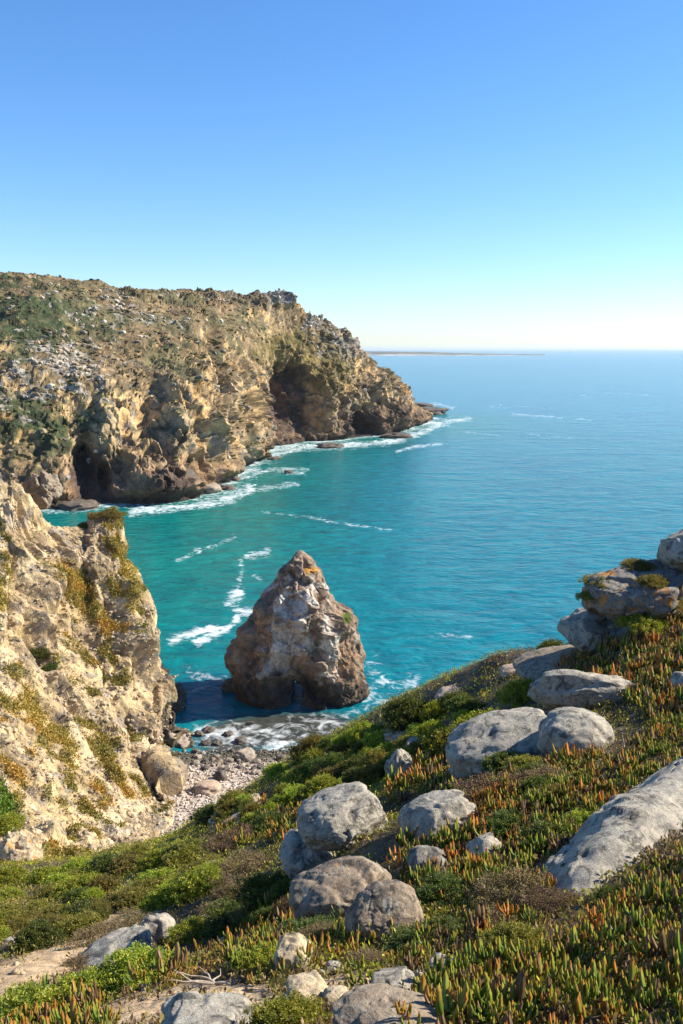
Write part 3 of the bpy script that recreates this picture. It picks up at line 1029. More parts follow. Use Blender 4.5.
def beach_z(x, y):
    sh = 170.5 + .10 * (x + 20)
    return (sh - y) * (.085 if y < sh else .11)


def beach_hit(px, py):
    D = np.linspace(110, 180, 700)
    p = at(np.full(700, px), np.full(700, py), D)
    zz = np.array([beach_z(a, b) for a, b, c in p])
    k = int(np.argmax(p[:, 2] < zz))
    return float(D[k])


brks = [(245, 755, 20, 12, 'largest brown boulder at the water edge of the beach', M_cob), (183, 767, 11, 9, 'dark lone boulder on the pale pebbles near the cliff', M_wet),
        (221, 776, 14, 11, 'dark rounded boulder sitting high on the pebble beach', M_wet), (207, 788, 26, 11, 'flat orange tinted slab lying on the pebble beach', M_pink),
        (281, 758, 10, 8, 'black rock in the wash beside the green slope', M_wet), (286, 768, 17, 10, 'blue grey boulder where beach meets the green slope', M_gr)]
for k, (x, y, w_, h_, lb, m) in enumerate(brks):
    px_rock('beach_boulder', x, y, w_, h_, beach_hit(x, y + h_ * .3), lb, m, 240 + k, n=4, amp=.15, fac=.1)
rr = np.random.default_rng(5)
for k in range(46):
    u = rr.uniform()
    x = 196 + 82 * u + rr.normal() * 6
    y = 752 + 17 * u + rr.normal() * 5 + 6
    if y > 790 or x < 188:
        continue
    w_ = rr.uniform(3.5, 9)
    px_rock('cobble', x, y, w_, w_ * rr.uniform(.55, .8), beach_hit(x, y + 1), 'brown cobble in the band of stones along the beach edge', [M_cob, M_wet, M_cob, M_grw][k % 4], 260 + k, n=3, yaw=rr.uniform(0, 180),
            cat='cobble', group='cobbles along the beach edge')
# loose pebbles on the beach, uncountable
V0, F0 = ico(1)
pv, pf, pc = [], [], []
for k in range(5200):
    x, y = rr.uniform(-42, -2), rr.uniform(128, 171)
    s = rr.uniform(.08, .26)
    z = beach_z(x, y)
    if z < -.1:
        continue
    q = V0 * np.array([s * rr.uniform(.8, 1.4), s * rr.uniform(.8, 1.4), s * .65]) + np.array([x, y, z + .05 + .1])
    pf.append(F0 + len(pv) * len(V0))
    pv.append(q)
    c = np.array([(.62, .53, .43), (.50, .41, .32), (.68, .60, .52), (.40, .30, .22)][rr.integers(4)]) * rr.uniform(.75, 1.15)
    if z < .6:
        c = c * .4
    pc.append(np.repeat(c[None], len(V0), 0))
pb = link('pebbles', raw_mesh('pebbles', np.concatenate(pv), np.concatenate(pf), True, np.concatenate(pc)), M_beach)
tag(pb, 'pale rounded pebbles strewn over the beach', 'pebbles', kind='stuff')
print('beach', time.time() - T0)
# ------------------------------------------------------------------ near hillside
HP = [(-100, 1060, 9.5), (0, 1040, 8.5), (100, 1030, 7.2), (200, 1030, 6.2), (340, 1030, 5.6), (480, 1030, 5.2), (600, 1030, 4.9), (683, 1030, 4.7), (800, 1030, 4.5),
      (0, 985, 12.5), (50, 960, 15), (120, 985, 10), (200, 985, 8.5), (300, 985, 7.6), (420, 975, 7.3), (520, 965, 7), (600, 950, 6.7), (683, 930, 6.6), (800, 930, 6.4),
      (-100, 930, 24), (0, 920, 24), (80, 920, 21.5), (150, 925, 18), (200, 930, 16.3), (250, 930, 14.6), (290, 925, 12.8), (322, 920, 10.6), (400, 930, 9.3), (480, 900, 9.8), (550, 900, 9.0), (620, 870, 9), (683, 850, 8.8), (800, 830, 9),
      (0, 890, 33), (80, 880, 32), (150, 870, 29), (220, 870, 23), (280, 870, 18), (340, 850, 14.2), (420, 850, 12.8), (500, 850, 11.8), (560, 830, 12.2), (640, 780, 14), (683, 740, 15.5), (800, 720, 16),
      (60, 872, 37), (120, 857, 36), (180, 838, 38), (230, 815, 36), (290, 800, 31), (340, 800, 24), (400, 790, 20.5), (460, 790, 17.8), (540, 770, 16.8), (620, 740, 17.3),
      (250, 790, 42), (310, 760, 39), (370, 742, 34), (420, 737, 30), (450, 725, 28), (510, 705, 25.5), (560, 712, 22), (620, 700, 20.5), (683, 690, 19.5), (800, 650, 21),
      (683, 640, 23.5), (640, 650, 23.5)]
HS = [(-160, 880, 41), (-80, 874, 42), (0, 868, 42), (60, 862, 42), (120, 849, 43), (180, 833, 44), (220, 806, 45), (260, 782, 46), (320, 748, 46), (380, 726, 43), (440, 702, 40), (500, 682, 36), (540, 667, 34), (580, 650, 31), (625, 632, 28.5),
      (683, 600, 27), (760, 560, 28), (860, 520, 30)]
pts = [at(*p) for p in HP + HS]
for p in HS:
    q = at(*p)
    out = np.array([q[0] * .25 - 2.0, abs(q[1]) * .25 + 3])
    out = out / np.linalg.norm(out)
    for m, dz in ((7, -8.0), (24, -30), (45, -52)):
        pts.append(np.array([q[0] + out[0] * m, q[1] + out[1] * m, q[2] + dz]))
pts += [np.array(v) for v in [(0, .5, 78.3), (-3, .3, 77.0), (-8, 0, 74), (4, .5, 78.6), (10, 0, 79.5), (0, -8, 81.5), (-14, -6, 74), (14, -8, 83), (25, 10, 78), (30, 30, 76), (40, 0, 82), (-25, 5, 66), (-40, 0, 62), (-30, 20, 60), (0, 2.8, 76.6), (-3, 3.5, 75.6), (3, 2.6, 77)]]
pts = np.array(pts)
c2 = pts[:, :2]


def tps(r):
    return np.where(r > 0, r * r * np.log(r + 1e-12), 0)


n_ = len(pts)
K = tps(np.linalg.norm(c2[:, None] - c2[None], axis=-1)) + np.eye(n_) * .35
Pm = np.concatenate([np.ones((n_, 1)), c2], 1)
Am = np.block([[K, Pm], [Pm.T, np.zeros((3, 3))]])
sol = np.linalg.solve(Am, np.concatenate([pts[:, 2], np.zeros(3)]))


def hz0(x, y):
    x, y = np.broadcast_arrays(np.asarray(x, float), np.asarray(y, float))
    sh = x.shape
    x, y = x.ravel(), y.ravel()
    out = np.empty(len(x))
    for s in range(0, len(x), 20000):
        xx, yy_ = x[s:s + 20000], y[s:s + 20000]
        r = np.hypot(xx[:, None] - c2[None, :, 0], yy_[:, None] - c2[None, :, 1])
        out[s:s + 20000] = tps(r) @ sol[:n_] + sol[n_] + sol[n_ + 1] * xx + sol[n_ + 2] * yy_
    return out.reshape(sh)


def hz(x, y):
    q = np.stack([x, y, 0 * np.asarray(x, float)], -1)
    sc = np.clip(np.hypot(x, y) / 25, .15, 1)
    return hz0(x, y) + .38 * sc * fbm(q / 2.6, 4, 301) + .05 * fbm(q / .35, 3, 302)


# fast lookup: table over a polar grid
AZ = np.linspace(-1.25, 1.25, 760)
LD = np.concatenate([np.linspace(math.log(.6), math.log(70), 640)])
ga, gd = np.meshgrid(AZ, LD, indexing='ij')
gx_, gy_ = np.sin(ga) * np.exp(gd), np.cos(ga) * np.exp(gd)
GZ = hz(gx_, gy_)


def lookz(x, y):
    a = np.clip((np.arctan2(x, y) - AZ[0]) / (AZ[1] - AZ[0]), 0, len(AZ) - 1.001)
    d = np.clip((np.log(np.hypot(x, y) + 1e-6) - LD[0]) / (LD[1] - LD[0]), 0, len(LD) - 1.001)
    i, j = a.astype(int), d.astype(int)
    fa, fd = a - i, d - j
    return GZ[i, j] * (1 - fa) * (1 - fd) + GZ[i + 1, j] * fa * (1 - fd) + GZ[i, j + 1] * (1 - fa) * fd + GZ[i + 1, j + 1] * fa * fd


DT = np.exp(np.linspace(math.log(2.6), math.log(60), 900))


def hit(px, py):
    p = at(np.full(len(DT), px), np.full(len(DT), py), DT)
    z = lookz(p[:, 0], p[:, 1])
    b = p[:, 2] < z
    if not b.any():
        return None
    k = int(np.argmax(b))
    return float(DT[k])


HGd = np.stack([gx_, gy_, GZ], -1)
hpx, hpy = proj(HGd)
behind = HGd[..., 1] < 1.5
n1, n2, n3 = fbm(HGd / 1.4, 4, 311), fbm(HGd / .5, 3, 312), fbm(HGd / 4, 3, 313)
col = mixc((.085, .063, .042), (.17, .12, .072), sstep(-.2, .35, n1 + .4 * n2))
col = mixc(col, (.045, .036, .027), .8 * sstep(.05, .4, n3))
path = np.zeros(hpx.shape)
for pl, w_ in (([(-40, 1000), (20, 975), (60, 950), (110, 925), (150, 905)], 17), ([(105, 1018), (160, 1003), (215, 995), (260, 1000), (330, 1005)], 17), ([(40, 925), (90, 930), (120, 945), (150, 950)], 10), ([(320, 995), (345, 985), (360, 1000)], 12), ([(420, 1015), (400, 1024)], 10), ([(60, 965), (20, 1000), (-20, 1015)], 14)):
    path = np.maximum(path, np.exp(-(seg_dist(hpx, hpy, pl) / w_) ** 2))
path = np.where(behind, 0, path)
sandc = mixc((.56, .40, .24), (.42, .29, .165), sstep(-.3, .4, n2 + .4 * n1))
col = mixc(col, sandc, sstep(.3, .62, path + .4 * n1 + .2 * n2))
grassy = blob(hpx, hpy, 340, 760, 130, 45) + blob(hpx, hpy, 160, 850, 120, 30)
col = mixc(col, (.12, .12, .035), .7 * sstep(.3, .8, grassy + .5 * n1) * ~behind)
M_hill = terrain_mat('hillside_soil', .10, .05, contrast=.6)
hl = link('hillside', raw_mesh('hillside', HGd.reshape(-1, 3), grid_faces(*HGd.shape[:2])[:, ::-1], True, col.reshape(-1, 3)), M_hill)
tag(hl, 'sandy brown hillside below the viewpoint', 'hillside', kind='structure')
print('hill', time.time() - T0)


# ------------------------------------------------------------------ boulders on the hillside
def boulder(px, py, w, h, label, mat, seed, D=None, contact=.27, **kw):
    if D is None:
        D = hit(px, py + h * contact)
        D = D if D else 44
    kw.setdefault('cat', 'boulder')
    return px_rock('boulder', px, py, w, h, D, label, mat, seed, **kw)


tip_, end_ = at(564, 940, 8.3), at(760, 765, 13.2)
e1 = end_ - tip_
Lb = np.linalg.norm(e1)
e1 = e1 / Lb
e3 = np.array([.30, -.62, .73])
e3 = e3 - e1 * (e3 @ e1)
e3 /= np.linalg.norm(e3)
e2 = np.cross(e3, e1)
Vd_, Fb = ico(7)
Pb = Vd_ * ((np.abs(Vd_) ** 3.0).sum(1) ** (-1 / 3.0))[:, None] * np.array([Lb * .5, 1.05, .85])
Pb = Pb + Vd_ * (-.02 + .11 * fbm(Pb / 1.3, 4, 461) + .06 * facet(Pb / .9 + 3, 462)[0] + .03 * facet(Pb / .3, 463)[0] - .07 * (1 - sstep(0, .05, np.abs(perlin(Pb / 1.3 + 5 + .3 * fbm(Pb / .5, 3, 465)[:, None], 464)))))[:, None]
Pb = Pb @ np.stack([e1, e2, e3])
put_rock('boulder', Pb, Fb, M_gr, (tip_ + end_) / 2 - e3 * .22 - e2 * .22 + np.array([.12, .1, -.05]), 'huge pale grey boulder leaning uphill at the edge of the ice plant', 'boulder')
boulder(574, 736, 76, 52, 'smooth rounded grey dome of granite beside a long boulder', M_gr, 402, n=5, box=2.1, cuts=2, amp=.05, fac=.05, depth=.9)
boulder(508, 744, 122, 54, 'long grey boulder sloping down beside the smooth granite dome', M_gr, 403, roll=-14, n=5, box=2.5, cuts=5, amp=.08, fac=.07, depth=.7)
boulder(592, 692, 124, 38, 'broad grey slab with a curved rim above the granite dome', M_gr, 404, roll=4, pitch=-32, n=5, box=2.8, cuts=5, amp=.12, fac=.08, depth=.5)
boulder(560, 664, 84, 20, 'pale flat slab lying on the ridge above the curved slab', M_grw, 405, roll=-14, n=5, box=3, cuts=6, amp=.1, fac=.06)
boulder(634, 590, 98, 56, 'big grey boulder crowned with orange lichen on the ridge pile', M_gro, 406, D=25.5, roll=-8, n=6, box=2.6, cuts=6, amp=.1, fac=.09, depth=.9)
boulder(594, 632, 62, 42, 'dark mottled boulder under the lichen crowned one', M_gr, 407, D=26.5, roll=-5, n=5, box=2.5, cuts=6, amp=.1, fac=.09)
boulder(694, 552, 60, 44, 'grey boulder at the very top of the ridge pile', M_gr, 408, D=25.5, roll=8, n=5, box=2.7, cuts=6, depth=1)
boulder(668, 580, 60, 40, 'brown ledge rock wedged under the topmost boulder', M_pink, 409, D=27, n=5, cuts=6)
boulder(660, 612, 60, 40, 'shaded rock filling the gap below the ridge pile', M_gr, 429, D=26, n=5, cuts=6)
boulder(627, 634, 48, 12, 'flat pale rock among ice plants below the ridge pile', M_gr, 410, roll=-10, n=4, cuts=6)
boulder(640, 622, 26, 14, 'small pale rock tucked beneath the lichen crowned boulder', M_gr, 411, D=24.5, n=4, cuts=6)
boulder(690, 684, 36, 20, 'pale grey rock half out of the ice plant below the ridge', M_gr, 412, n=4)
boulder(345, 817, 92, 50, 'blocky grey boulder with overhanging front propped on another boulder', M_gr, 413, D=14.6, roll=-16, n=6, box=3, cuts=7, amp=.1, fac=.05, depth=.85)
boulder(314, 856, 66, 44, 'shaded blue grey boulder under the overhanging block', M_gr, 414, D=15.0, roll=8, n=5, cuts=6)
boulder(436, 818, 72, 46, 'pale rounded boulder behind the overhanging block', M_gr, 415, roll=-20, n=5, box=2.4, cuts=5, amp=.07, fac=.07, depth=.8)
boulder(340, 899, 98, 60, 'brown grey split boulder in the middle of the slope', M_grw, 416, D=10.8, roll=-16, n=6, box=2.5, cuts=6, amp=.09, fac=.08, depth=.8)
boulder(386, 922, 78, 72, 'egg shaped brown boulder in front of the split boulder', M_grw, 417, D=9.2, roll=-24, n=6, box=2.4, cuts=4, amp=.06, fac=.05, depth=.85)
boulder(427, 863, 38, 28, 'small boulder topped with orange lichen beside the egg shaped one', M_gro, 418, n=5, box=2.4, cuts=4)
boulder(484, 850, 36, 24, 'shaded blue rock in the hollow beside dry heath', M_gr, 419, roll=-24, n=4)
boulder(294, 958, 38, 42, 'tan squarish rock beside the sandy path', M_tan, 420, n=5, box=3, cuts=7)
boulder(308, 996, 46, 34, 'tan blocky rock below the squarish one', M_tan, 421, n=5, box=3, cuts=7)
boulder(338, 1000, 32, 22, 'small tan stone between two larger path stones', M_tan, 422, n=5, cuts=6)
boulder(385, 1030, 108, 40, 'broad grey boulder at the bottom edge of the view', M_grw, 423, n=6, box=2.4, cuts=5, amp=.07, fac=.07)
boulder(392, 986, 46, 26, 'grey stone between the egg shaped boulder and the bottom boulder', M_gr, 424, n=5, cuts=6)
boulder(202, 1030, 98, 34, 'flat topped grey boulder beside the dead branch', M_gr, 425, n=6, box=2.8, cuts=6, amp=.08)
boulder(157, 932, 34, 38, 'upright shaded blue rock in the gully', M_gr, 426, roll=-30, n=5, box=2.5)
boulder(108, 962, 84, 24, 'long low shaded slab along the gully path', M_gr, 427, roll=-20, n=5, box=2.6, cuts=5)
boulder(234, 816, 58, 14, 'orange tinted flat slab among scrub above the beach', M_pink, 428, roll=-24, n=5, cuts=7, fac=.08)
boulder(246, 806, 24, 12, 'orange rock block on top of the tinted slab', M_pink, 430, roll=-15, n=4, cuts=7)
boulder(399, 770, 26, 40, 'upright grey rock on the slope edge below the round bush', M_gr, 431, roll=24, n=5, box=4, cuts=11, amp=.2, fac=.12)
boulder(397, 735, 34, 12, 'orange lichen slab on the slope edge beside the round bush', M_pink, 432, roll=-12, n=4)
boulder(451, 693, 34, 9, 'orange flat rock on the skyline of the slope', M_pink, 433, roll=-18, n=4)
boulder(516, 671, 32, 12, 'pinkish rock on the skyline below the pale slab', M_pink, 434, roll=-12, n=4)
boulder(418, 744, 24, 12, 'pale stone half hidden in scrub behind the upright rock', M_gr, 435, n=4)
boulder(213, 868, 22, 10, 'pale flat stone among the gully shrubs', M_gr, 436, n=4)
boulder(480, 846, 16, 9, 'small white stone in the dark hollow', M_gr, 437, n=4)
boulder(334, 969, 18, 10, 'small white stone beside the tan squarish rock', M_gr, 438, n=4)
boulder(226, 942, 14, 12, 'small pale stone in the shaded gully bottom', M_gr, 439, n=4)
boulder(443, 965, 26, 16, 'grey stone at the edge of the ice plant mat', M_gr, 440, n=4)
boulder(10, 942, 14, 7, 'small white stone beside the sandy path', M_gr, 441, n=4)
boulder(602, 858, 14, 8, 'small pale stone in front of the huge leaning boulder', M_gr, 442, n=4) if False else None
px_rock('rock_outcrop', 20, 856, 44, 50, 84, 'tan knobbly outcrop with yellow lichen at the foot of the cliff', granite_mat('granite_yellow_lichen', (.47, .36, .22), (.28, .20, .12), (.56, .45, .30), .9, scale=.35), 450, cat='outcrop', n=6, cuts=10, amp=.2, fac=.14)
px_rock('rock_outcrop', 43, 489, 36, 34, 228, 'brown angular outcrop behind the crest of the pale cliff', M_grw, 451, cat='outcrop', n=6, cuts=12, amp=.22, fac=.2)
print('boulders', time.time() - T0)

# ------------------------------------------------------------------ foliage
M_leaf = leaf_mat('shrub_leaf', .38, .55, .3)
M_dry = leaf_mat('dry_heath_leaf', .2, .8, .1)
M_ice = leaf_mat('ice_plant_leaf', .32, .38, .5, 0)
M_twig = plain_mat('twig_bark', (.16, .12, .085))


def leaf_cloud(seed, nclump, per, leaf, cols, height=.75, fill=.35, upright=.5):
    """low dome of leafy sprigs, radius 1"""
    r = np.random.default_rng(seed)
    a = r.uniform(0, 2 * math.pi, nclump)
    q = r.uniform(0, 1, nclump) ** .5
    lob = 1 + .28 * np.sin(a * 3 + seed) * .6 + .25 * r.uniform(-1, 1, nclump)
    rad = q * lob
    zt = height * np.sqrt(np.clip(1 - (q * .97) ** 2, 0.02, 1)) * (1 + .25 * r.uniform(-1, 1, nclump))
    zt = zt * np.where(r.uniform(size=nclump) < fill, r.uniform(.3, .9, nclump), 1)
    C = np.stack([np.cos(a) * rad, np.sin(a) * rad, zt], 1)
    out = np.stack([np.cos(a) * q, np.sin(a) * q, np.full(nclump, .9)], 1)
    out /= np.linalg.norm(out, axis=1)[:, None]
    n = nclump * per
    ci = np.repeat(np.arange(nclump), per)
    s = r.uniform(0, 1, n)
    pos = C[ci] + out[ci] * (s * .16 - .10)[:, None] + r.normal(size=(n, 3)) * .055
    d = out[ci] * upright + r.normal(size=(n, 3)) * .55
    d /= np.linalg.norm(d, axis=1)[:, None]
    w = np.cross(d, r.normal(size=(n, 3)))
    w /= np.linalg.norm(w, axis=1)[:, None]
    L = (leaf * r.uniform(.6, 1.4, n))[:, None]
    V = np.stack([pos, pos + d * L * .5 + w * L * .26, pos + d * L, pos + d * L * .5 - w * L * .26], 1).reshape(-1, 3)
    F = np.arange(n * 4).reshape(-1, 4)
    cc = np.asarray(cols)[r.integers(len(cols), size=nclump)][ci] * r.uniform(.65, 1.35, (n, 1))
    mixs = r.uniform(size=n) < .25
    cc[mixs] = np.asarray(cols)[r.integers(len(cols), size=mixs.sum())]
    return V, F, np.repeat(cc, 4, 0), C


def tube(path, r0, r1, k=5):
    path = np.asarray(path, float)
    n = len(path)
    T = np.gradient(path, axis=0)
    T /= np.linalg.norm(T, axis=1)[:, None] + 1e-9
    ref = np.array([.3, .5, .8])
    A_ = np.cross(T, ref)
    A_ /= np.linalg.norm(A_, axis=1)[:, None] + 1e-9
    B_ = np.cross(T, A_)
    th_ = np.arange(k) * 2 * math.pi / k
    rad_ = np.linspace(r0, r1, n)
    V = path[:, None] + rad_[:, None, None] * (np.cos(th_)[None, :, None] * A_[:, None] + np.sin(th_)[None, :, None] * B_[:, None])
    F = grid_faces(k, n, True)
    idx = np.arange(n * k).reshape(n, k).T.reshape(-1)
    return V.reshape(-1, 3), idx[F]


def stems_mesh(C, seed, rad=.022, n=16):
    r = np.random.default_rng(seed)
    Vs, Fs, o = [], [], 0
    for k in r.choice(len(C), min(n, len(C)), replace=False):
        e = C[k] * .93
        m = e * .5 + r.normal(size=3) * .06 + np.array([0, 0, .06])
        b = np.array([r.normal() * .04, r.normal() * .04, -.15])
        pth = catmull(np.array([b, m * .5, m, e]), 8)
        V, F = tube(pth, rad, rad * .3)
        Vs.append(V)
        Fs.append(F + o)
        o += len(V)
    return raw_mesh('stems', np.concatenate(Vs), np.concatenate(Fs), True)


GREEN = [(.23, .265, .026), (.30, .315, .032), (.155, .20, .025), (.36, .34, .042)]
DARKG = [(.070, .095, .020), (.10, .125, .024), (.05, .07, .018), (.14, .15, .03)]
OLIVE = [(.23, .20, .035), (.18, .17, .03), (.28, .22, .05), (.15, .13, .035)]
DRY = [(.20, .135, .075), (.14, .095, .06), (.27, .195, .115), (.12, .09, .06), (.19, .15, .055)]
protos = {}
for kind, cols, mt in (('green', GREEN, M_leaf), ('dark', DARKG, M_leaf), ('olive', OLIVE, M_leaf), ('dry', DRY, M_dry)):
    for v in range(3):
        V, F, cc, C = leaf_cloud(500 + v + 10 * len(protos), 330, 42, {'dry': .05}.get(kind, .075), cols, .62 if kind == 'dry' else .72)
        me = raw_mesh('shrub_foliage', V, F, False, cc)
        me.materials.append(mt)
        st_ = stems_mesh(C, 600 + v, n=22 if kind == 'dry' else 14)
        st_.materials.append(M_twig)
        protos[kind, v] = (me, st_)
nshrub = 0


def shrub(px, py, w, kind, label, group=None, hr=.8, D=None, parts=True, name='shrub', sink=.12):
    """py is where its foot stands"""
    global nshrub
    D = D or hit(px, py) or None
    if D is None:
        return None
    p = at(px, py, D)
    f = D * CP + (CAM_H - p[2]) * SP
    s = w / 2 / FPX * f
    me, st_ = protos[kind, nshrub % 3]
    nshrub += 1
    rz = (nshrub * 2.399) % 6.283
    p = (float(p[0]), float(p[1] + s * .3), float(p[2] - s * sink))
    if parts:
        o = link(name, None, loc=p, rot=(0, 0, rz), scale=(s, s, s * hr))
        link('foliage', me, parent=o)
        link('stems', st_, parent=o)
    else:
        o = link(name, me, loc=p, rot=(0, 0, rz), scale=(s, s, s * hr))
    return tag(o, label, 'shrub', group)


named = [
    (411, 726, 54, 'dark', 'dark rounded bush on the slope skyline above the upright rock', 1.15), (490, 742, 60, 'green', 'largest green bush beside the long grey boulder', 1.1), (525, 702, 44, 'green', 'bright green bush on the skyline above the long boulder', 1.1),
    (455, 752, 56, 'green', 'spreading green bush between round bush and long boulder', .9), (555, 657, 34, 'dark', 'dark bush poking out behind the ridge pile', 1.1), (466, 712, 34, 'dark', 'dark bush on the skyline beside the orange flat rock', 1),
    (200, 896, 56, 'green', 'round green bush beside the pale flat stone', .9), (140, 985, 74, 'green', 'bright green bush beside the sandy path', .8), (85, 1004, 70, 'green', 'green bush with ice plants at its foot below the path', .75),
    (30, 1026, 80, 'green', 'low green bush at the bottom corner near the path', .7), (262, 968, 46, 'green', 'green bush beside the tan squarish rock', .8), (518, 952, 56, 'olive', 'pale green spiky bush in front of the huge boulder', .9),
    (524, 908, 84, 'dry', 'large brown dry bush below the huge leaning boulder', .9), (556, 848, 56, 'dark', 'dark green bush behind the huge leaning boulder', .9), (510, 836, 52, 'dark', 'dark bush beside the dry heath mound', .9),
    (590, 830, 40, 'green', 'mid green bush against the top of the huge boulder', .9), (288, 1034, 70, 'green', 'bright green bush at the bottom beside the broad grey boulder', .8), (500, 800, 80, 'dry', 'wide dry brown heath below the long boulder', .55),
    (560, 790, 70, 'dry', 'dry brown heath below the granite dome', .55), (455, 815, 50, 'dry', 'grey brown twiggy heath behind the pale rounded boulder', .6), (250, 880, 70, 'dry', 'dead looking heath in the shaded gully', .6),
    (235, 850, 60, 'dry', 'brown heath clump beside the blue shaded boulder', .6), (115, 960, 44, 'dry', 'dry brown tuft between path and gully slab', .6), (35, 948, 46, 'dark', 'dark bush casting a shadow on the sandy path', 1.0),
    (612, 900, 30, 'dark', 'small dark bush under the overhang of the huge boulder', .8), (480, 990, 40, 'dark', 'small dark bush within the ice plant mat', .6),
    (275, 905, 70, 'dark', 'dark bush in the gully beside the split boulder', .8), (230, 930, 60, 'dark', 'dark bush in the gully above the dead branch', .7), (310, 940, 50, 'dark', 'dark bush in shade below the split boulder', .6),
    (450, 900, 60, 'dark', 'dark bush in the hollow beside the egg shaped boulder', .7), (445, 940, 50, 'dark', 'dark bush below the egg shaped boulder', .6), (190, 940, 40, 'green', 'green bush beside the upright gully rock', .9)]
named += [(470, 880, 50, 'dry', 'dry heath in the hollow beside the small lichen topped boulder', .7), (420, 905, 36, 'dark', 'small dark bush touching the egg shaped boulder', .8), (500, 938, 60, 'dry', 'brown heath in front of the pale green spiky bush', .6),
          (560, 912, 60, 'dry', 'twiggy heath in the shade of the huge leaning boulder', .6), (590, 880, 44, 'dark', 'dark bush at the tip of the huge leaning boulder', .7), (370, 968, 44, 'dry', 'dry heath below the egg shaped boulder', .5),
          (320, 940, 40, 'dry', 'dry heath between the split boulder and tan rocks', .6), (410, 950, 46, 'dark', 'dark bush between egg shaped boulder and ice plants', .6), (95, 945, 50, 'dry', 'twiggy dry heath between sandy path and scrub mat', .6), (130, 930, 46, 'dry', 'dry heath above the long low gully slab', .6), (75, 968, 30, 'dry', 'small dry tuft on the sandy path', .6)]
for x, y, w_, kd, lb, hr in named:
    shrub(x, y, w_, kd, lb, hr=hr)
# the scrub mat on the far part of the slope, shrub by shrub
rs = np.random.default_rng(77)
mats = [([(-20, 935), (-20, 868), (60, 864), (120, 850), (185, 832), (240, 842), (215, 872), (150, 900), (60, 930)], 62, (24, 44), ['green', 'green', 'olive', 'olive', 'dark'], 'green shrub in the dense mat above the ravine', 'green shrubs matted above the ravine'),
        ([(215, 835), (190, 828), (250, 782), (330, 742), (385, 722), (395, 760), (385, 785), (300, 800), (270, 830)], 62, (20, 40), ['green', 'olive', 'green', 'dark'], 'green shrub on the sunny slope above the beach', 'green shrubs on the sunny slope above the beach'),
        ([(400, 760), (430, 712), (540, 672), (560, 690), (470, 740), (450, 770)], 16, (18, 34), ['green', 'dark', 'olive'], 'small green shrub around the skyline bushes', 'small shrubs around the skyline bushes'),
        ([(560, 820), (500, 870), (440, 830), (480, 770), (640, 750)], 14, (22, 44), ['olive', 'dark', 'dry'], 'low scrub bush between granite dome and huge boulder', 'scrub between granite dome and huge boulder'),
        ([(200, 930), (240, 860), (300, 880), (290, 940)], 12, (24, 40), ['dark', 'dry'], 'dark scrub bush lining the shaded gully', 'scrub lining the shaded gully')]
for poly, cnt, (w0, w1), kinds, lb, gp in mats:
    xs, ys = [p[0] for p in poly], [p[1] for p in poly]
    k = 0
    while k < cnt:
        x, y = rs.uniform(min(xs), max(xs)), rs.uniform(min(ys), max(ys))
        if inpoly(np.array([x]), np.array([y]), poly)[0]:
            shrub(x, y + (16 if 'ravine' in gp else 6), rs.uniform(w0, w1), kinds[rs.integers(len(kinds))], lb, gp, hr=rs.uniform(.7, 1.0) if 'ravine' in gp else rs.uniform(.85, 1.3), parts=False, name='scrub_bush')
            k += 1
shrub(607, 578, 40, 'olive', 'orange olive plant growing on the lichen crowned boulder', D=25.2, hr=.6, sink=.45)
shrub(638, 562, 30, 'olive', 'olive plant on top of the ridge pile', D=25.6, hr=.6, sink=.45)
shrub(655, 580, 28, 'olive', 'yellow green tuft on the face of the lichen crowned boulder', D=24.4, hr=.8, sink=.45)
shrub(592, 596, 26, 'olive', 'olive plant hanging on the seaward side of the ridge pile', D=25.0, hr=.7, sink=.3)
shrub(668, 604, 34, 'olive', 'olive plant draped under the topmost boulder', D=24.6, hr=.9, sink=.3)
shrub(645, 626, 40, 'green', 'green clump at the foot of the ridge pile', D=24.0, hr=.8, sink=.2)
rk = np.random.default_rng(31)
spots = 0
while spots < 34:
    x, y = [(rk.uniform(5, 130), rk.uniform(925, 995)), (rk.uniform(110, 260), rk.uniform(985, 1015)), (rk.uniform(255, 440), rk.uniform(960, 1015))][spots % 3]
    w_ = rk.uniform(5, 13)
    boulder(x, y, w_, w_ * rk.uniform(.55, .85), 'small pale stone lying on the sandy ground among the plants', [M_tan, M_grw, M_gr][spots % 3], 700 + spots, n=3, cat='stone', group='small stones on the sandy ground', yaw=rk.uniform(0, 180))
    spots += 1
print('shrubs', time.time() - T0)


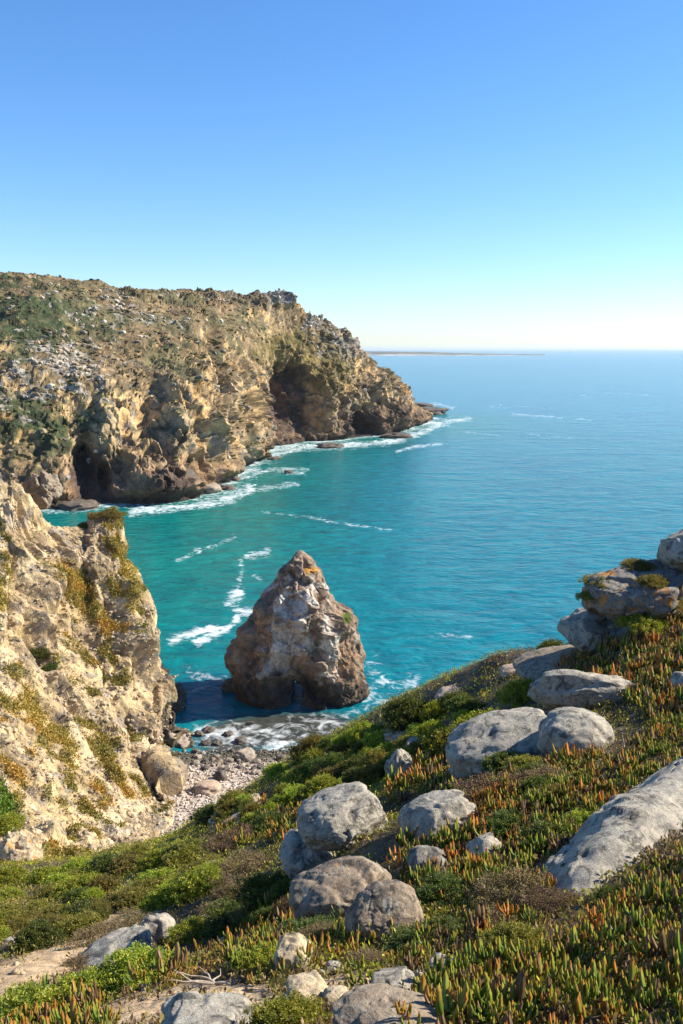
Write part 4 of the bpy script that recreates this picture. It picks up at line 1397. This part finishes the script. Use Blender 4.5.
# ------------------------------------------------------------------ ice plant carpet and low scrub cover
def density(px, py):
    px = np.clip(px, -20, 690)
    d = np.zeros(px.shape)
    for poly, v in [([(395, 1070), (425, 985), (480, 945), (560, 950), (610, 915), (640, 880), (683, 850), (800, 830), (800, 1070)], 1.0),
                    ([(470, 800), (560, 760), (620, 765), (683, 690), (800, 660), (800, 760), (640, 785), (590, 835), (560, 870), (520, 862)], .9),
                    ([(560, 700), (600, 655), (683, 612), (800, 590), (800, 700), (650, 725), (620, 700)], 1.0),
                    ([(385, 805), (395, 765), (450, 765), (462, 795), (440, 800)], .8), ([(395, 880), (395, 845), (450, 835), (505, 800), (510, 850), (450, 905)], .8), ([(440, 905), (520, 860), (560, 890), (520, 950), (450, 950)], .4), ([(330, 930), (290, 985), (420, 985), (440, 930)], .2),
                    ([(-40, 1070), (-40, 1022), (60, 1000), (130, 985), (180, 965), (185, 985), (130, 1000), (90, 1070)], .8),
                    ([(215, 790), (300, 770), (330, 800), (290, 850), (215, 850)], .30), ([(250, 985), (225, 960), (290, 940), (290, 985)], .5), ([(470, 700), (560, 690), (560, 660), (640, 640), (640, 700)], .6),
                    ([(415, 985), (440, 960), (480, 945), (430, 930), (400, 980)], .4), ([(300, 900), (200, 930), (180, 960), (300, 960)], .18)]:
        d = np.where(inpoly(px, py, poly), np.maximum(d, v), d)
    for pl, w_ in (([(-40, 1000), (20, 975), (60, 950), (110, 925), (150, 905)], 17), ([(105, 1018), (160, 1003), (215, 995), (260, 1000), (330, 1005)], 15), ([(320, 995), (345, 985), (360, 1000)], 12)):
        d = d * (1 - np.exp(-(seg_dist(px, py, pl) / w_) ** 2))
    return d


def scatter(y0, y1, x0f, x1f, spacing, seed):
    r = np.random.default_rng(seed)
    ys = np.arange(y0, y1, spacing)
    out = []
    for y in ys:
        xs = np.arange(x0f * y - 1, x1f * y + 1, spacing)
        out.append(np.stack([xs + r.uniform(-.5, .5, len(xs)) * spacing, y + r.uniform(-.5, .5, len(xs)) * spacing], 1))
    return np.concatenate(out)


def ice_mesh():
    r = np.random.default_rng(9)
    Vs, Cs = [], []
    for y0, y1, sp, nl, sz in ((3.6, 9, .105, 9, 1.0), (9, 16, .125, 8, 1.3), (16, 34, .20, 8, 1.9)):
        q = scatter(y0, y1, -.75, .85, sp, int(y0 * 10))
        z = lookz(q[:, 0], q[:, 1])
        P = np.column_stack([q, z])
        px, py = proj(P)
        cl_ = .5 + .9 * 1.1 * fbm(P * np.array([1, 1, 0]) / .7, 3, 701)
        keep = (px > -240) & (px < 1000) & (r.uniform(size=len(q)) < density(px, py) * np.clip(2.1 * cl_ - .05, .04, 1))
        P = P[keep]
        m = len(P)
        hue = 1.25 * fbm(P * np.array([1, 1, 0]) / .9, 3, 703) + r.normal(size=m) * .26 - .12 + .014 * np.clip(P[:, 1] - 7, 0, 20)
        P[:, 2] += np.clip(.32 * fbm(P * np.array([1, 1, 0]) / .5, 2, 704) + .05, 0, .3)
        n = m * nl
        ti = np.repeat(np.arange(m), nl)
        tsz = np.exp(r.normal(size=m) * .28)[ti]
        ang = r.uniform(0, 2 * math.pi, n)
        lean = r.uniform(.05, 1.35, n) ** 1.0 + .25 * np.repeat(r.uniform(size=m) < .3, nl)
        L = sz * tsz * r.uniform(.05, .125, n)
        base = P[ti] + np.stack([np.cos(ang), np.sin(ang), 0 * ang], 1) * (r.uniform(0, .045, n) * sz)[:, None]
        base[:, 2] += r.uniform(-.02, .05, n) * sz
        hd_ = np.stack([np.cos(ang), np.sin(ang), 0 * ang], 1)
        side = np.stack([-np.sin(ang), np.cos(ang), 0 * ang], 1)
        upv = np.array([0, 0, 1.0])
        dead = np.repeat(r.uniform(size=m) < .13, nl) | (r.uniform(size=n) < .06)
        cs = []
        rings = []
        for s, wd in ((0, .75), (.42, 1.0), (.8, .72), (1.0, .06)):
            bend = lean * (1 - .55 * s)
            ctr = base + hd_ * (L * s * np.sin(bend))[:, None] + upv * (L * s * np.cos(bend))[:, None]
            wv = (L * .11 * wd)[:, None]
            rings.append(np.stack([ctr + side * wv, ctr - side * wv, ctr + hd_ * wv * 1.5 - upv * wv * .8], 1))
            t_ = np.clip(hue[ti] + r.normal(size=n) * .18, -1, 1)
            g_ = mixc((.085, .15, .022), (.20, .215, .028), sstep(-.3, .3, t_))
            tipc = mixc((.30, .25, .035), (.38, .085, .028), sstep(-.25, .35, t_ + r.normal(size=n) * .2))
            redall = sstep(.34, .62, t_)
            c_ = mixc(g_, tipc, np.full(n, sstep(.45, 1.0, s)) * .9)
            c_ = mixc(c_, (.40, .12, .030), redall * .85)
            c_ = np.where(dead[:, None], np.array((.17, .10, .055)) * r.uniform(.5, 1.4, (n, 1)), c_)
            cs.append(np.repeat(c_[:, None] * 1.25, 3, 1))
        Vs.append(np.stack(rings, 1).reshape(-1, 3))
        Cs.append(np.stack(cs, 1).reshape(-1, 3))
    V = np.concatenate(Vs)
    n = len(V) // 12
    o = (np.arange(n) * 12)[:, None]
    fs = []
    for k in range(3):
        for j in range(3):
            a, b = k * 3 + j, k * 3 + (j + 1) % 3
            fs.append(np.concatenate([o + a, o + b, o + b + 3, o + a + 3], 1))
    print('ice leaves', n)
    return raw_mesh('ice_plant', V, np.concatenate(fs), True, np.concatenate(Cs))


ip = link('ice_plant', ice_mesh(), M_ice)
tag(ip, 'carpet of succulent ice plant with green fingers and red tips', 'ice plant', kind='stuff')


def cover_mesh():
    r = np.random.default_rng(19)
    Vs, Cs = [], []
    for y0, y1, sp, nl, sz in ((4, 12, .085, 9, .05), (12, 24, .16, 10, .055), (24, 50, .25, 15, .065)):
        q = scatter(y0, y1, -.78, .85, sp, int(y0 * 7))
        z = lookz(q[:, 0], q[:, 1])
        P = np.column_stack([q, z])
        px, py = proj(P)
        pth = np.zeros(len(P))
        for pl, w_ in (([(-40, 1000), (20, 975), (60, 950), (110, 925), (150, 905)], 18), ([(110, 1012), (160, 1000), (215, 995), (255, 1003)], 17), ([(320, 995), (345, 985), (360, 1000)], 12)):
            pth = np.maximum(pth, np.exp(-(seg_dist(px, py, pl) / w_) ** 2))
        cl_ = fbm(P * np.array([1, 1, 0]) / 1.1, 3, 801)
        keep = (px > -240) & (px < 1000) & (r.uniform(size=len(q)) < np.clip(.8 + 1.1 * cl_, .08, 1)) & ((pth < .35) | (r.uniform(size=len(q)) < .14))
        P, px, py, cl_ = P[keep], px[keep], py[keep], cl_[keep]
        m = len(P)
        ti = np.repeat(np.arange(m), nl)
        n = m * nl
        pos = P[ti] + r.normal(size=(n, 3)) * np.array([1, 1, .45]) * sp * .45
        pos[:, 2] += .22 * sp
        d = r.normal(size=(n, 3)) * .6 + np.array([0, 0, .8])
        d /= np.linalg.norm(d, axis=1)[:, None]
        w = np.cross(d, r.normal(size=(n, 3)))
        w /= np.linalg.norm(w, axis=1)[:, None]
        L = (sz * r.uniform(.6, 1.6, n))[:, None]
        Vs.append(np.stack([pos, pos + d * L * .5 + w * L * .22, pos + d * L, pos + d * L * .5 - w * L * .22], 1).reshape(-1, 3))
        sunny = np.clip(blob(px, py, 320, 770, 130, 60) + blob(px, py, 120, 860, 160, 50) + .8 * blob(px, py, 470, 710, 90, 50) + .5 * blob(px, py, 640, 690, 70, 70), 0, 1)
        gm = sstep(-.1, .45, sunny * .6 + .9 * fbm(P / 2.2, 3, 802) + r.normal(size=m) * .12)
        c_ = mixc(np.array(DRY)[r.integers(5, size=m)], np.array(GREEN + OLIVE)[r.integers(8, size=m)], gm)
        om = sstep(.25, .5, fbm(P / 1.8, 3, 803) + r.normal(size=m) * .1)
        c_ = mixc(c_, (.30, .15, .04), om * .7)
        Cs.append(np.repeat(c_[ti] * r.uniform(.85, 1.6, (n, 1)), 4, 0))
    V = np.concatenate(Vs)
    print('cover leaves', len(V) // 4)
    return raw_mesh('ground_cover', V, np.arange(len(V)).reshape(-1, 4), False, np.concatenate(Cs))


gc = link('ground_cover', cover_mesh(), M_dry)
tag(gc, 'low dry scrub and heath covering the soil', 'ground cover', kind='stuff')

# tufts on the pale cliff: an uncountable cover
r = np.random.default_rng(29)
fl = vm.reshape(-1) * (Gd[..., 1].reshape(-1) < 222)
idx = r.choice(len(fl), 15000, p=fl / fl.sum())
P = Gd.reshape(-1, 3)[idx]
nl = 7
n = len(P) * nl
ti = np.repeat(np.arange(len(P)), nl)
pos = P[ti] + r.normal(size=(n, 3)) * .26
d = r.normal(size=(n, 3)) * .6 + np.array([0.2, -.2, .7])
d /= np.linalg.norm(d, axis=1)[:, None]
w = np.cross(d, r.normal(size=(n, 3)))
w /= np.linalg.norm(w, axis=1)[:, None]
L = r.uniform(.22, .5, n)[:, None]
V = np.stack([pos, pos + d * L * .5 + w * L * .3, pos + d * L, pos + d * L * .5 - w * L * .3], 1).reshape(-1, 3)
cc = vegc.reshape(-1, 3)[idx][ti] * r.uniform(.7, 1.35, (n, 1))
cs_ = link('cliff_scrub', raw_mesh('cliff_scrub', V, np.arange(len(V)).reshape(-1, 4), False, np.repeat(cc, 4, 0)), M_dry)
tag(cs_, 'olive and ochre scrub growing over the pale cliff', 'scrub', kind='stuff')


def cliff_shrub(px, py, w, kind, label, hr=.9, sink=.3):
    k = int(np.argmin((cx - px) ** 2 + (cy - py) ** 2 + np.where(Gd[..., 1] > 225, 1e6, 0)))
    p = Gd.reshape(-1, 3)[k]
    f = p[1] * CP + (CAM_H - p[2]) * SP
    s = w / 2 / FPX * f
    me, st_ = protos[kind, 0]
    o = link('shrub', None, loc=[float(v) for v in p - np.array([0, 0, s * sink])], rot=(0, 0, px), scale=(s, s, s * hr))
    link('foliage', me, parent=o)
    link('stems', st_, parent=o)
    tag(o, label, 'shrub')


cliff_shrub(38, 655, 26, 'dark', 'dark green shrub halfway up the pale cliff')
cliff_shrub(52, 668, 18, 'dark', 'smaller dark shrub just below the dark cliff shrub')
cliff_shrub(84, 526, 14, 'dark', 'dark shrub beside the grassy cliff top')
cliff_shrub(6, 825, 34, 'green', 'vivid green bush low on the cliff by the outcrop')
cliff_shrub(108, 514, 26, 'olive', 'olive grass cushion capping the cliff point', .5, .2)
cliff_shrub(120, 513, 16, 'olive', 'smaller olive tuft at the very tip of the cliff point', .6, .25)


# dead branch on the sandy path
def branch(px, py, lengthm, seed):
    r = np.random.default_rng(seed)
    D = hit(px, py)
    p = at(px, py, D)
    Vs, Fs, o = [], [], 0
    for k in range(9):
        a = r.uniform(-.5, .5) + (0 if k % 2 else 2.6)
        L = lengthm * r.uniform(.4, 1)
        pts_ = [np.zeros(3)]
        for s in range(6):
            a += r.normal() * .35
            pts_.append(pts_[-1] + np.array([math.cos(a), math.sin(a) * .5, r.normal() * .12 + .10]) * L / 6)
        V, F = tube(catmull(np.array(pts_), 20), .014, .004)
        Vs.append(V)
        Fs.append(F + o)
        o += len(V)
    b = link('dead_branch', raw_mesh('dead_branch', np.concatenate(Vs), np.concatenate(Fs), True), plain_mat('dead_wood', (.36, .29, .21)), loc=[float(v) for v in p + np.array([0, 0, .03])])
    tag(b, 'bleached dead branch lying on the sandy ground', 'branch')


branch(215, 986, .75, 4)

# dry flower stalks among the ice plants
for k, (x, y, hh, lb) in enumerate([(541, 760, 34, 'thin dry stalk standing between granite dome and ice plants'), (622, 757, 30, 'pair of pale dry stalks beside the granite dome'), (407, 842, 18, 'bent grey stalk beside the pale rounded boulder')]):
    D = hit(x, y)
    p = at(x, y, D)
    L = hh / FPX * D * 1.15
    V, F = tube(catmull(np.array([[0, 0, -.05], [.02, 0, L * .4], [-.02, .01, L * .75], [.01, .02, L]]), 12), .012, .005)
    if k == 1:
        V2, F2 = tube(catmull(np.array([[.1, 0, -.05], [.11, 0, L * .4], [.14, .01, L * .85]]), 12), .012, .005)
        F = np.concatenate([F, F2 + len(V)])
        V = np.concatenate([V, V2])
    b = link('dry_stalk', raw_mesh('dry_stalk', V, F, True), bpy.data.materials['dead_wood'], loc=[float(v) for v in p])
    tag(b, lb, 'stalk')

# ------------------------------------------------------------------ the air
HZ = 2.0e-5
bm = bmesh.new()
bmesh.ops.create_cube(bm, size=1)
me = bpy.data.meshes.new('haze')
bm.to_mesh(me)
bm.free()
t = NT('haze_air')
pv_ = t.n('VolumePrincipled')
pv_.inputs['Color'].default_value = (.80, .88, 1.0, 1)
pv_.inputs['Density'].default_value = HZ
pv_.inputs['Anisotropy'].default_value = .2
t.l(pv_.outputs[0], t.out.inputs['Volume'])
ho = link('haze', me, t.m, loc=(0, 55000, 72), scale=(480000, 340000, 168))
tag(ho, 'thin sea haze over the bay', 'haze', kind='stuff')

cy_ = scene.cycles
cy_.use_denoising = True
cy_.max_bounces = 6
cy_.diffuse_bounces = 3
cy_.glossy_bounces = 2
cy_.transmission_bounces = 3
cy_.transparent_max_bounces = 4
cy_.volume_bounces = 0
cy_.sample_clamp_indirect = 6
print('done', time.time() - T0)
